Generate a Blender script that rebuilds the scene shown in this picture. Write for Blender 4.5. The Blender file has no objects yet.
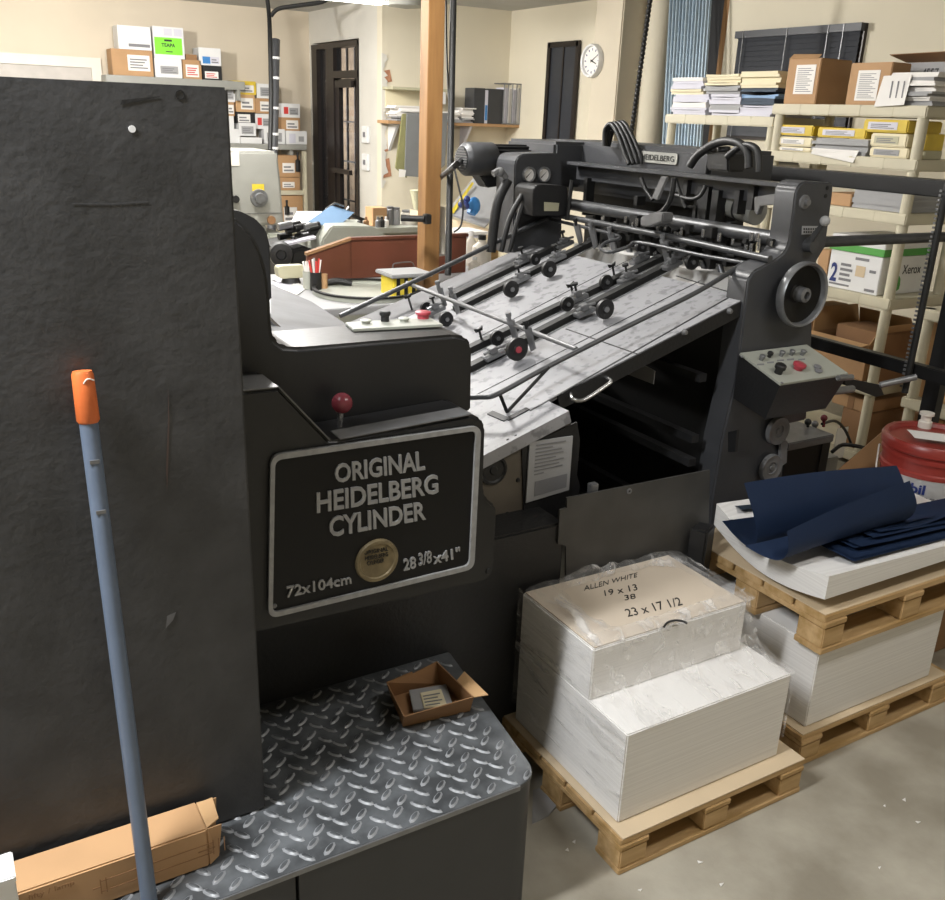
import bpy, bmesh, math, random
from mathutils import Vector, Matrix
random.seed(7)
C = bpy.context.scene.collection
V = Vector
# ------------------------------------------------------------------ camera
F, PITCH, ROLL, YAW, H = 917.0, math.radians(20.05), math.radians(2.22), math.radians(30.86), 1.65
def _cam():
    fw = V((0, math.cos(PITCH), -math.sin(PITCH))); rt = V((1, 0, 0)); up = rt.cross(fw)
    c, s = math.cos(ROLL), math.sin(ROLL)
    r = c*rt + s*up; u = -s*rt + c*up
    ex = V((math.cos(YAW), math.sin(YAW), 0)); ey = V((-math.sin(YAW), math.cos(YAW), 0))
    T = lambda v: V((v.dot(ex), v.dot(ey), v.z))
    return T(fw), T(r), T(u)
FW, RT, UP = _cam(); O = V((0, 0, H))
cd = bpy.data.cameras.new('camera'); cam = bpy.data.objects.new('camera', cd); C.objects.link(cam)
cd.sensor_fit = 'HORIZONTAL'; cd.sensor_width = 36; cd.lens = F/945*36; cd.clip_start = .02
M4 = Matrix((RT, UP, -FW)).transposed().to_4x4(); M4.translation = O; cam.matrix_world = M4
bpy.context.scene.camera = cam
def ray(x, y): return FW + RT*((x-472.5)/F) - UP*((y-450)/F)
def P(x, y, X=None, Y=None, Z=None, t=None):
    d = ray(x, y)
    if X is not None: t = X/d.x
    elif Y is not None: t = Y/d.y
    elif Z is not None: t = (Z-H)/d.z
    return O + d*t
# ------------------------------------------------------------------ materials
def lin(h):
    h = h.lstrip('#'); o = []
    for i in (0, 2, 4):
        c = int(h[i:i+2], 16)/255
        o.append(c/12.92 if c <= .04045 else ((c+.055)/1.055)**2.4)
    return (*o, 1)
MATS = {}
def mat(name, col, rough=.5, metal=0, var=.12, scale=6, bump=0, bscale=60, stretch=(1,1,1), col2=None, lo=.35, hi=.65, spec=.5, detail=4, alpha=None):
    m = bpy.data.materials.new(name); m.use_nodes = True; nt = m.node_tree; N = nt.nodes; L = nt.links
    b = N['Principled BSDF']; b.inputs['Roughness'].default_value = rough; b.inputs['Metallic'].default_value = metal
    b.inputs['Specular IOR Level'].default_value = spec
    tc = N.new('ShaderNodeTexCoord'); mp = N.new('ShaderNodeMapping'); mp.inputs['Scale'].default_value = stretch
    L.new(tc.outputs['Object'], mp.inputs['Vector'])
    n = N.new('ShaderNodeTexNoise'); n.inputs['Scale'].default_value = scale; n.inputs['Detail'].default_value = detail
    L.new(mp.outputs[0], n.inputs['Vector'])
    r = N.new('ShaderNodeValToRGB'); c = lin(col)
    c2 = lin(col2) if col2 else tuple(x*(1-var) for x in c[:3])+(1,)
    r.color_ramp.elements[0].position = lo; r.color_ramp.elements[1].position = hi
    r.color_ramp.elements[0].color = c2; r.color_ramp.elements[1].color = c
    L.new(n.outputs[0], r.inputs[0]); L.new(r.outputs[0], b.inputs['Base Color'])
    if bump:
        n2 = N.new('ShaderNodeTexNoise'); n2.inputs['Scale'].default_value = bscale; n2.inputs['Detail'].default_value = 3
        L.new(mp.outputs[0], n2.inputs['Vector'])
        bp = N.new('ShaderNodeBump'); bp.inputs['Strength'].default_value = bump; bp.inputs['Distance'].default_value = .004
        L.new(n2.outputs[0], bp.inputs['Height']); L.new(bp.outputs[0], b.inputs['Normal'])
    MATS[name] = m; return m
m_press = mat('charcoal_paint', '#1c1c1d', .5, var=.25, scale=5, bump=.25, bscale=90)
m_panel = mat('textured_black_paint', '#3a3a3b', .5, var=.35, scale=12, bump=.28, bscale=70)
m_hood = mat('smooth_black_paint', '#1b1b1c', .40, var=.2, scale=6, bump=.1, bscale=60)
m_dark = mat('dark_machine', '#212122', .5, var=.3, scale=8, bump=.1)
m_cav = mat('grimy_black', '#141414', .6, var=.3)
m_steel = mat('bare_dark_steel', '#4b4a48', .45, .2, var=.3, scale=7)
m_brownm = mat('brown_grey_cast', '#5c554c', .5, var=.25, scale=9)
m_edge = mat('worn_edge_grey', '#6f6f70', .4, var=.25, scale=20)
m_ledge = mat('grey_and_lit_ledge', '#747475', .4, var=.35, scale=14)  # on the sign housing this grey paints its top edges as lit
m_tower = mat('dark_grey_paint', '#3f4043', .42, var=.15, scale=8, bump=.08)
m_table = mat('zinc_sheet', '#8d8d90', .5, 0, scale=34, col2='#707073', lo=.36, hi=.46, detail=6)
m_tableb = mat('bare_grey_sheet', '#626264', .75, var=.2, scale=10)
m_rail = mat('dull_steel', '#87888a', .38, .6, var=.2, scale=30)
m_rod = mat('oily_rod', '#4d4e50', .38, .3, var=.2, scale=30)
m_chrome = mat('chrome', '#b9b9ba', .22, .9, var=.1)
m_rubber = mat('black_rubber', '#19191a', .5, var=.1)
m_sign = mat('sign_black', '#0c0c0d', .4, var=.1, spec=.3)
m_letter = mat('raised_aluminium', '#969696', .5, .2, var=.2, scale=60)
m_brass = mat('brass_medal', '#85775a', .55, .3, var=.35, scale=40)
m_red = mat('red_button', '#a63c48', .35, var=.1)
m_knob = mat('maroon_knob', '#7c3640', .22, var=.1)
m_tread = mat('tread_plate', '#626568', .5, .1, scale=16, col2='#3d3f41', lo=.36, hi=.66, detail=8)
m_lozenge = mat('tread_rim_highlight', '#8f9194', .45, .1, var=.3, scale=30)  # bright rims paint ring highlights around the raised lozenges
m_stepside = mat('step_side', '#333436', .5, var=.15)
m_paper = mat('white_paper', '#e3e0dc', .7, var=.04)
m_stack = mat('stacked_paper_edge', '#e6e4e1', .75, scale=1, stretch=(.6,.6,260), col2='#d3d0cd', lo=.3, hi=.7, bump=.12, bscale=1.5)
m_kraft = mat('kraft_board', '#c9b597', .75, var=.08)
m_chip = mat('chipboard', '#c6b8a6', .75, var=.06)
m_card = mat('cardboard', '#b28c64', .72, var=.12, scale=5)
m_card2 = mat('cardboard_dark', '#8f6a47', .75, var=.15, scale=5)
m_card3 = mat('cardboard_light', '#c29c70', .72, var=.1, scale=5)
m_wood = mat('pallet_wood', '#c4a478', .7, scale=4, stretch=(1,9,9), col2='#a1814f', lo=.3, hi=.7, bump=.15)
m_post = mat('post_wood', '#9c7446', .6, scale=3, stretch=(7,7,.7), col2='#7a5730', lo=.3, hi=.75)
m_blue = mat('navy_card', '#263a5c', .6, var=.12, scale=4)
m_cream = mat('cream_wall_paint', '#d9d1bd', .8, var=.06, scale=1.2, bump=.05, bscale=80)
m_creamL = mat('warm_wall_paint', '#cfc3af', .8, var=.08, scale=1.2, bump=.05, bscale=80)
m_grey_w = mat('grey_plaster', '#cfccc4', .8, var=.1, scale=2)
m_ceil = mat('ceiling_paint', '#b9b9b6', .85, var=.1, scale=2)
m_floor = mat('concrete', '#a8a294', .55, scale=3.5, col2='#857e70', lo=.36, hi=.62, bump=.35, bscale=30, detail=12)
m_white = mat('white_plastic', '#dcdcdc', .45, var=.04)
m_trimw = mat('white_trim', '#d6d0c6', .5, var=.05)
m_shelf = mat('beige_plastic_shelf', '#c4bda6', .5, var=.08)
m_bronze = mat('dark_bronze', '#2b2523', .35, .3, var=.1)
m_brick = mat('outside_brick', '#a08d76', .85, scale=6, col2='#857361')
m_blind = mat('black_blind', '#2e3138', .45, var=.1)
m_bred = mat('brown_laminate', '#6b3b2c', .45, scale=3, col2='#57301f')
m_greym = mat('grey_enamel', '#94948e', .4, var=.08)
m_lgrey = mat('light_grey_enamel', '#a3a59b', .4, var=.08)
m_yellow = mat('yellow', '#d9c23a', .5, var=.1)
m_ylabel = mat('yellow_wrap', '#d8bb3c', .45, var=.15, scale=10)
m_green = mat('green_label', '#7ddb2e', .5, var=.03)
m_xgreen = mat('leaf_green', '#4f9a45', .5, var=.03)
m_navy = mat('navy_ink', '#1f2f6e', .5, var=.03)
m_ink = mat('black_ink', '#222222', .6, var=.03)
m_greyink = mat('grey_ink', '#77777a', .6, var=.05)
m_bucket = mat('red_bucket_plastic', '#8a3029', .35, var=.12, scale=6)
m_orange = mat('orange_tip', '#cf6a35', .45, var=.06)
m_pole = mat('blue_grey_handle', '#5f6b7d', .35, var=.12, scale=12)
m_lblue = mat('pale_blue_sheet', '#7d9fc4', .55, var=.08)
m_bblue = mat('bright_blue', '#3b7fc0', .4, var=.08)
m_lav = mat('lavender_paper', '#cccbd6', .7, var=.05)
m_creamp = mat('cream_paper', '#dfd5b6', .7, var=.05)
m_dpaper = mat('dark_paper', '#394655', .7, var=.08)
m_stone = mat('grey_paper', '#9a9a9b', .7, var=.06)
m_stud = mat('galvanised', '#a9bccb', .35, .5, var=.15, scale=9)
m_olive = mat('olive_cloth', '#87855a', .8, var=.15)
m_greycl = mat('grey_sheet', '#77797a', .6, var=.1)
m_redl = mat('red_print', '#c43a35', .5, var=.03)
m_terr = mat('raw_brick', '#b98667', .85, scale=20, col2='#94644a')
m_beige = mat('beige_plastic', '#b5b196', .45, var=.08)
def m_emit(name, col, st):
    m = bpy.data.materials.new(name); m.use_nodes = True; N = m.node_tree.nodes
    b = N['Principled BSDF']; b.inputs['Emission Color'].default_value = lin(col); b.inputs['Emission Strength'].default_value = st
    return m
m_tube = m_emit('lamp_tube', '#fffaf0', 9)
def m_clear(name, tint, mixf, rough=.15, white=.0):
    m = bpy.data.materials.new(name); m.use_nodes = True; nt = m.node_tree; N = nt.nodes; L = nt.links
    b = N['Principled BSDF']; b.inputs['Base Color'].default_value = lin(tint); b.inputs['Roughness'].default_value = rough
    tr = N.new('ShaderNodeBsdfTransparent'); mx = N.new('ShaderNodeMixShader')
    out = N['Material Output']; L.new(tr.outputs[0], mx.inputs[1]); L.new(b.outputs[0], mx.inputs[2]); L.new(mx.outputs[0], out.inputs[0])
    if white:
        tc = N.new('ShaderNodeTexCoord'); n = N.new('ShaderNodeTexNoise'); n.inputs['Scale'].default_value = 22; n.inputs['Detail'].default_value = 6
        n.inputs['Distortion'].default_value = .7
        mp = N.new('ShaderNodeMapping'); mp.inputs['Rotation'].default_value = (.75, .5, .3); mp.inputs['Scale'].default_value = (1.3, .28, 1.3)
        L.new(tc.outputs['Object'], mp.inputs[0]); L.new(mp.outputs[0], n.inputs[0]); r = N.new('ShaderNodeMapRange'); r.inputs[1].default_value = .50; r.inputs[2].default_value = .74
        r.inputs[3].default_value = mixf; r.inputs[4].default_value = white
        L.new(n.outputs[0], r.inputs[0]); L.new(r.outputs[0], mx.inputs[0])
        bp = N.new('ShaderNodeBump'); bp.inputs['Strength'].default_value = .9; bp.inputs['Distance'].default_value = .01
        L.new(n.outputs[0], bp.inputs['Height']); L.new(bp.outputs[0], b.inputs['Normal'])
    else: mx.inputs[0].default_value = mixf
    return m
m_wrap = m_clear('stretch_wrap', '#dedcda', .10, .14, .62)
m_glass = m_clear('door_glass', '#20242a', .25, .05)
# ------------------------------------------------------------------ geometry builder
class G:
    def __init__(s): s.bm = bmesh.new()
    def _bev(s, faces, b, seg=2):
        if b <= 0: return s
        ed = set()
        for f in faces: ed.update(f.edges)
        bmesh.ops.bevel(s.bm, geom=list(ed), offset=b, segments=seg, affect='EDGES', clamp_overlap=True)
        return s
    def box(s, x0, x1, y0, y1, z0, z1, b=0):
        return s.prism([V((x0,y0,z0)), V((x1,y0,z0)), V((x1,y1,z0)), V((x0,y1,z0))], V((0,0,z1-z0)), b)
    def prism(s, pts, d, b=0, seg=2):
        d = V(d); a = [s.bm.verts.new(p) for p in pts]; c = [s.bm.verts.new(V(p)+d) for p in pts]; n = len(pts)
        fs = [s.bm.faces.new(a), s.bm.faces.new(c[::-1])]
        for i in range(n): fs.append(s.bm.faces.new((a[i], c[i], c[(i+1)%n], a[(i+1)%n])))
        bmesh.ops.recalc_face_normals(s.bm, faces=fs)
        return s._bev(fs, b, seg)
    def ring(s, outer, inner, d):
        d = V(d); n = len(outer); mk = lambda P_, k: [s.bm.verts.new(V(p)+d*k) for p in P_]
        o0, i0, o1, i1 = mk(outer,0), mk(inner,0), mk(outer,1), mk(inner,1); fs = []
        for i in range(n):
            j = (i+1) % n
            for q in ((o0[i],o0[j],i0[j],i0[i]), (o1[i],i1[i],i1[j],o1[j]), (o0[i],o1[i],o1[j],o0[j]), (i0[i],i0[j],i1[j],i1[i])): fs.append(s.bm.faces.new(q))
        bmesh.ops.recalc_face_normals(s.bm, faces=fs); return s
    def tube(s, pts, r, seg=8, closed=False):
        pts = [V(p) for p in pts]; n = len(pts); rings = []
        prev = None
        for i, p in enumerate(pts):
            if closed: t = pts[(i+1)%n]-pts[i-1]
            else: t = pts[min(i+1,n-1)]-pts[max(i-1,0)]
            t.normalize()
            if prev is None:
                a = V((0,0,1)) if abs(t.z) < .9 else V((1,0,0)); u = t.cross(a).normalized()
            else: u = (prev - t*prev.dot(t)).normalized()
            prev = u; w = t.cross(u); rr = r[i] if isinstance(r,(list,tuple)) else r
            rings.append([s.bm.verts.new(p + u*rr*math.cos(2*math.pi*k/seg) + w*rr*math.sin(2*math.pi*k/seg)) for k in range(seg)])
        fs = []
        for i in range(n if closed else n-1):
            a, b = rings[i], rings[(i+1)%n]
            for k in range(seg): fs.append(s.bm.faces.new((a[k], a[(k+1)%seg], b[(k+1)%seg], b[k])))
        if not closed: fs += [s.bm.faces.new(rings[0][::-1]), s.bm.faces.new(rings[-1])]
        bmesh.ops.recalc_face_normals(s.bm, faces=fs); return s
    def cyl(s, a, b, r, r2=None, seg=20): return s.tube([a, b], [r, r if r2 is None else r2], seg)
    def lathe(s, prof, o, ax, seg=28):
        o = V(o); ax = V(ax).normalized(); a = V((0,0,1)) if abs(ax.z) < .9 else V((1,0,0)); u = ax.cross(a).normalized(); w = ax.cross(u)
        rings = []
        for (r, h) in prof:
            if r < 1e-6: rings.append([s.bm.verts.new(o+ax*h)])
            else: rings.append([s.bm.verts.new(o+ax*h+(u*math.cos(2*math.pi*k/seg)+w*math.sin(2*math.pi*k/seg))*r) for k in range(seg)])
        fs = []
        for a_, b_ in zip(rings, rings[1:]):
            for k in range(seg):
                q = [a_[k%len(a_)], a_[(k+1)%seg%len(a_)], b_[(k+1)%seg%len(b_)], b_[k%len(b_)]]
                q2 = [];
                for v in q:
                    if v not in q2: q2.append(v)
                if len(q2) > 2: fs.append(s.bm.faces.new(q2))
        bmesh.ops.recalc_face_normals(s.bm, faces=fs); return s
    def ball(s, c, r, sc=(1,1,1), seg=16):
        r_ = bmesh.ops.create_uvsphere(s.bm, u_segments=seg, v_segments=seg//2+2, radius=r)
        for v in r_['verts']: v.co = V((v.co.x*sc[0], v.co.y*sc[1], v.co.z*sc[2])) + V(c)
        return s
    def grid(s, f, nu, nv, th=0):
        vs = [[s.bm.verts.new(f(i/nu, j/nv)) for j in range(nv+1)] for i in range(nu+1)]; fs = []
        for i in range(nu):
            for j in range(nv): fs.append(s.bm.faces.new((vs[i][j], vs[i+1][j], vs[i+1][j+1], vs[i][j+1])))
        if th: bmesh.ops.solidify(s.bm, geom=fs, thickness=th)
        return s
    def sheet(s, pts, th=.002):   # polygon with a small thickness
        pts = [V(p) for p in pts]; n = (pts[1]-pts[0]).cross(pts[2]-pts[0]).normalized(); return s.prism(pts, n*th)
    def mesh(s, verts, faces):
        vs = [s.bm.verts.new(v) for v in verts]
        for f in faces:
            try: s.bm.faces.new([vs[i] for i in f])
            except ValueError: pass
        return s
RL = {}
def tagit(o, label=None, cat=None, group=None, kind=None):
    if label: o['label'] = label
    if cat: o['category'] = cat
    if group: o['group'] = group
    if kind: o['kind'] = kind
    return o
def thing(name, loc, label, cat, group=None):
    o = bpy.data.objects.new(name, None); C.objects.link(o); o.location = loc; o.empty_display_size = .05
    RL[o.name] = V(loc); return tagit(o, label, cat, group)
def mk(name, g, m, parent=None, label=None, cat=None, group=None, kind=None, ang=40):
    me = bpy.data.meshes.new(name)
    vs = [v.co for v in g.bm.verts]
    if parent is None:
        lo = V([min(v[i] for v in vs) for i in range(3)]); hi = V([max(v[i] for v in vs) for i in range(3)])
        loc = V(((lo.x+hi.x)/2, (lo.y+hi.y)/2, lo.z))
    else: loc = RL[parent.name]
    for v in g.bm.verts: v.co -= loc
    g.bm.to_mesh(me); g.bm.free()
    for p in me.polygons: p.use_smooth = True
    me.set_sharp_from_angle(angle=math.radians(ang))
    me.materials.append(m)
    o = bpy.data.objects.new(name, me); C.objects.link(o)
    if parent is None: o.location = loc; RL[o.name] = loc
    else: o.parent = parent; RL[o.name] = loc
    return tagit(o, label, cat, group, kind)
def dup(o, off, label=None, parent=None):
    c = o.copy(); C.objects.link(c)
    if parent is None: c.location = o.location + V(off); RL[c.name] = RL[o.name] + V(off)
    else: c.parent = parent; RL[c.name] = RL[parent.name]
    if label: c['label'] = label
    for ch in list(o.children): dup(ch, off, None, c)
    return c
def struct(name, g, m, parent=None): return mk(name, g, m, parent, kind='structure' if parent is None else None)
def text_geo(body, bold=0.0):
    cu = bpy.data.curves.new('t', 'FONT'); cu.body = body; cu.size = 1; cu.offset = bold; cu.resolution_u = 3
    ob = bpy.data.objects.new('t', cu); C.objects.link(ob); bpy.context.view_layer.update()
    me = bpy.data.meshes.new_from_object(ob.evaluated_get(bpy.context.evaluated_depsgraph_get()))
    vs = [v.co.copy() for v in me.vertices]; fs = [list(p.vertices) for p in me.polygons]
    bpy.data.objects.remove(ob); bpy.data.curves.remove(cu); bpy.data.meshes.remove(me)
    return vs, fs
def put_text(g, body, quad, d=(0,0,0), bold=0.0, warp=None):
    """quad bl,br,tr,tl; raised by vector d"""
    vs, fs = text_geo(body, bold); xs = [v.x for v in vs]; ys = [v.y for v in vs]
    x0, x1, y0, y1 = min(xs), max(xs), min(ys), max(ys); bl, br, tr, tl = [V(q) for q in quad]; d = V(d)
    def f(v):
        u = (v.x-x0)/(x1-x0); w = (v.y-y0)/(y1-y0)
        if warp: return warp(u, w)
        return bl*(1-u)*(1-w) + br*u*(1-w) + tr*u*w + tl*(1-u)*w
    base = [f(v) for v in vs]; bm = bmesh.new()
    bv = [bm.verts.new(p+d) for p in base]; fl = []
    for q in fs:
        try: fl.append(bm.faces.new([bv[i] for i in q]))
        except ValueError: pass
    if d.length > 0:
        r = bmesh.ops.extrude_face_region(bm, geom=fl)
        for v in [e for e in r['geom'] if isinstance(e, bmesh.types.BMVert)]: v.co -= d
        bmesh.ops.recalc_face_normals(bm, faces=bm.faces)
    me = bpy.data.meshes.new('t'); bm.to_mesh(me); bm.free(); g.bm.from_mesh(me); bpy.data.meshes.remove(me)
    return g
def rpoly(pts, r, seg=5):
    pts = [V(p) for p in pts]; out = []; n = len(pts)
    for i in range(n):
        p, a, b = pts[i], pts[i-1], pts[(i+1)%n]; rr = r[i] if isinstance(r,(list,tuple)) else r
        if rr <= 0: out.append(p); continue
        u = (a-p).normalized()*min(rr,(a-p).length*.45); w = (b-p).normalized()*min(rr,(b-p).length*.45)
        for k in range(seg+1):
            t = k/seg; out.append((p+u)*(1-t)**2 + p*2*t*(1-t) + (p+w)*t*t)
    return out
def smooth(pts, n=6, closed=False):
    pts = [V(p) for p in pts]; out = []; N_ = len(pts)
    rng = range(N_) if closed else range(N_-1)
    for i in rng:
        if closed: p0,p1,p2,p3 = pts[i-1],pts[i],pts[(i+1)%N_],pts[(i+2)%N_]
        else: p0,p1,p2,p3 = pts[max(i-1,0)],pts[i],pts[i+1],pts[min(i+2,N_-1)]
        for k in range(n):
            t = k/n; out.append(.5*((2*p1)+(p2-p0)*t+(2*p0-5*p1+4*p2-p3)*t*t+(3*p1-p0-3*p2+p3)*t**3))
    if not closed: out.append(pts[-1])
    return out
def YP(pxs, Y): return [P(x, y, Y=Y) for x, y in pxs]
def XP(pxs, X): return [P(x, y, X=X) for x, y in pxs]
def ZP(pxs, Z): return [P(x, y, Z=Z) for x, y in pxs]
# ================================================================== SETTING
CX, CY = 5.70, 9.08          # far right room corner
XC, YL = 4.195, 11.1         # jog with the glass door, far left wall
CEIL = 2.7
struct('floor', G().box(-3.5, 6.2, -2.6, 11.4, -.1, 0), m_floor)
struct('ceiling', G().box(-3.5, 6.2, -2.6, 11.4, CEIL, CEIL+.1), m_ceil)
struct('wall_back', G().box(-3.5, 6.2, -2.6, -2.5, 0, CEIL), m_cream)
struct('wall_left', G().box(-3.6, -3.5, -2.6, 11.4, 0, CEIL), m_cream)
g = G().box(CX, CX+.12, -2.5, 5.88, 0, CEIL).box(CX, CX+.12, 6.60, CY+.1, 0, CEIL); struct('wall_right', g, m_cream)
struct('wall_recess', G().box(CX+.3, CX+.36, 5.8, 6.7, 0, CEIL), m_dark)
struct('trim_1', G().box(CX+.0, CX+.1, 5.88, 5.94, 0, CEIL), m_post)
struct('wall_column', G().box(CX-.38, CX, 6.72, 7.1, 0, CEIL, .01), mat('toned_down_cream', '#cdc3b0', .8, var=.06, scale=1.5))  # wall cream darkened in colour to offset the strong lamp light here
struct('wall_pilaster', G().cyl((CX-.05, 6.62, 0), (CX-.05, 6.62, CEIL), .12, seg=24), m_cream)
struct('wall_far', G().box(XC, CX+.1, CY, CY+.12, 0, CEIL), m_cream)
struct('wall_front', G().box(-3.5, XC+.1, YL, YL+.1, 0, CEIL), m_creamL)
# jog wall with the glass door
yd1 = P(313, 60, X=XC).y; yd0 = P(359, 60, X=XC).y
g = G().box(XC, XC+.1, CY+.12, yd0, 0, CEIL).box(XC, XC+.1, yd0, yd1, 2.36, CEIL).box(XC, XC+.1, yd1, YL, 0, CEIL)
struct('wall_jog', g, m_grey_w)
# broken plaster at the jog corner
random.seed(3)
pts = []; pxs = []
zz = 0.9
while zz < 2.2:
    pxs.append((random.uniform(-.01, .06), zz)); zz += random.uniform(.015, .05)
poly = [V((XC-.005, CY-.012, .9))] + [V((XC+.01+a, CY-.012, z)) for a, z in pxs] + [V((XC-.005, CY-.012, 2.2))]
struct('trim_2', G().prism(poly, (0, .02, 0)), m_grey_w)
g = G()
for z, h, w in ((1.92, .13, .09), (1.8, .1, .06), (1.0, .2, .09), (1.25, .12, .05)):
    g.prism([V((XC+.02, CY-.006, z)), V((XC+.02+w, CY-.006, z+.02)), V((XC+.01+w*.8, CY-.006, z+h)), V((XC+.02, CY-.006, z+h*.9))], (0, .01, 0))
struct('trim_3', g, m_terr)
# glass door
zt = 2.34; W_ = yd1-yd0; fy = lambda u: yd1-W_*u; dm = fy(.5)
g = G()
for u0, u1, z0, z1 in ((0, .12, 0, zt), (.34, .50, 0, zt), (.97, 1, 0, zt), (0, 1, zt-.05, zt), (.5, 1, 1.98, 2.05)): g.box(XC-.02-.003*(z1-z0 < 1), XC+.08, fy(u1), fy(u0), z0, z1+.002*(z1-z0 < 1))
d = struct('door_1', g, m_bronze)
g = G()
for u0, u1, z0, z1 in ((.5, .58, .02, 1.97), (.92, .97, .02, 1.97), (.5, .97, 1.9, 1.97), (.5, .97, .02, .25)): g.box(XC, XC+.05, fy(u1), fy(u0), z0, z1)
mk('door_leaf', g, m_bronze, d)
mk('pane', G().box(XC+.02, XC+.03, fy(.97), fy(.1), .1, zt-.05), m_glass, d)
mk('push_bar', G().box(XC-.08, XC-.04, fy(.92), fy(.56), .98, 1.03), m_bronze, d)
mk('closer', G().box(XC-.06, XC-.02, fy(.94), fy(.6), 1.88, 1.95), m_bronze, d)
struct('wall_outside', G().box(XC+1.0, XC+1.1, 9.3, 14.5, 0, 2.7), m_brick)
g = G()
for i in range(16): y = 9.3+i*.26; g.box(XC+.8, XC+.83, y, y+.02, 0, 2.6)
for z in (.5, 1.0, 1.5, 2.0, 2.4): g.box(XC+.8, XC+.83, 9.2, 13.4, z, z+.02)
struct('trim_4', g, m_bronze)
# white framed door far left
xa, xb = P(0, 60, Y=YL).x-.3, P(100, 62, Y=YL).x
g = G().box(xb-.1, xb, YL-.05, YL, 0, 1.97).box(xa-.1, xb, YL-.05, YL, 1.97, 2.07); struct('door_2', g, m_trimw)
mk('door_leaf', G().box(xa, xb-.1, YL-.02, YL, 0, 1.97), mat('door_paint', '#b8b2ab', .5), bpy.data.objects['door_2'])
# blinds window on the right wall
wy0, wy1 = 4.55, 5.71; wz0, wz1 = 1.55, 2.33
d = struct('window_1', G().box(CX-.03, CX, wy0, wy1, wz0, wz1), m_bronze)
g = G().box(CX-.07, CX-.03, wy0, wy1, wz1-.05, wz1)
for i in range(20):
    z = wz1-.07-i*.036; g.prism([V((CX-.050, wy0+.02, z-.002)), V((CX-.040, wy0+.02, z+.034)), V((CX-.038, wy0+.02, z+.034)), V((CX-.048, wy0+.02, z-.002))], (0, wy1-wy0-.04, 0))
mk('blind', g, m_blind, d)
g = G()
for y in (wy0+.14, wy0+.27, wy1-.52, wy1-.09): g.cyl((CX-.072, y, wz0), (CX-.072, y, wz1), .004, seg=6)
mk('cord', g, m_rail, d)
# narrow dark window beside the column
a, b = P(551, 60, X=CX).y, 7.80
d = struct('window_2', G().box(CX-.02, CX, b, a, .9, 2.33), m_blind)
g = G().box(CX-.04, CX-.02, b-.02, b+.03, .9, 2.36).box(CX-.04, CX-.02, a-.03, a+.02, .9, 2.36).box(CX-.04, CX-.02, b, a, 2.31, 2.36).box(CX-.03, CX-.02, (a+b)/2-.01, (a+b)/2+.01, .9, 2.33)
mk('window_frame', g, m_bronze, d)
struct('baseboard_right', G().box(CX-.012, CX, -2.5, 5.88, 0, .1), m_bronze)
# light switches on the jog wall
for nm, z, l in (('wall_thermostat', 1.33, 'small white thermostat box on the wall beside the glass door, the upper one'), ('light_switch', 1.05, 'white switch plate on the wall beside the glass door, under the thermostat')):
    c_ = P(367, 150, X=XC).y
    o = mk(nm, G().box(XC-.03, XC, c_-.08, c_+.08, z, z+.17, .006), m_white, label=l, cat='switch')
    mk('toggle', G().box(XC-.04, XC-.03, c_-.02, c_+.02, z+.06, z+.11), m_greyink, o)

# ================================================================== PRESS
YP_, YS, YH, YB, YT = 1.43, 1.50, 1.62, 1.76, 1.95
press = thing('printing_press', (1.3, 2.2, 0), 'large black cylinder printing press with sloping grey feed table filling the middle of the shop', 'printing press')
# delivery side panel and body behind it
o = mk('side_panel', G().prism([V((-1.1, YP_, .361)), V((.415, YP_, .361)), V((P(228, 85, Y=YP_).x, YP_, 1.675)), V((-1.1, YP_, 1.675))], (0, .025, 0), .004), m_panel, press, 'tall black painted side panel')
c = P(132, 129, Y=YP_); mk('rivet', G().cyl(c, c-V((0, .0015, 0)), .005, seg=12), m_white, o)
c = P(180, 95, Y=YP_); mk('screw', G().lathe([(.007, 0), (.007, .001), (.005, .001), (.005, 0)], c, (0, -1, 0), 16), m_press, o)
for q_, m_ in (([(72, 203), (110, 203.5), (148, 201), (148, 202.2), (110, 204.4), (72, 203.8)], m_tower), ([(168, 388), (169.4, 420), (168, 470), (167, 492), (166, 470), (168, 420)], mat('rust_mark', '#4d3f3a', .6)), ([(167, 616), (176, 612), (173, 620), (166, 628)], m_tableb), ([(120, 105), (122, 100), (160, 96), (160, 97)], m_press)):
    mk('scratch', G().prism(YP(q_, YP_-.0005), (0, -.0004, 0)), m_, o)
mk('delivery_body', G().box(-1.0, .40, YP_+.03, 3.0, .37, 1.42, .01), m_dark, press)
# curved arm + hood
hood = [(222, 214), (233, 217), (243, 223), (253, 234), (262, 252), (268, 274), (271, 300), (272, 328), (275, 341), (284, 347), (300, 348), (455, 335), (467, 337), (473, 346), (472, 413), (340, 440), (222, 395)]
mk('hood', G().prism(YP(hood, YH), (0, .16, 0), .008, 3), m_hood, press, 'black rounded hood with a curved upright arm')
back = [(222, 208), (240, 211), (256, 219), (266, 230), (270, 245), (272, 300), (222, 300)]
mk('curved_guard', G().prism(YP(back, 1.95), (0, .02, 0), .003), m_dark, press)
mk('tape_guide', G().tube(smooth([P(268, 318, Y=1.95), P(276, 326, Y=1.95), P(285, 333, Y=1.95), P(296, 340, Y=1.95)], 4), .006), m_chrome, press)
# grey covers behind the hood
zc = P(300, 340, Y=YH+.16).z
pts = [P(272, 340, Y=1.80), P(420, 325, Y=1.80), P(400, 322, Y=1.98), P(345, 327, Y=2.2), P(312, 305, Y=2.6), P(271, 287, Y=2.9)]
mk('delivery_cover', G().sheet(pts, .01), m_tableb, press, 'bare grey sheet cover behind the hood')
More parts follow.
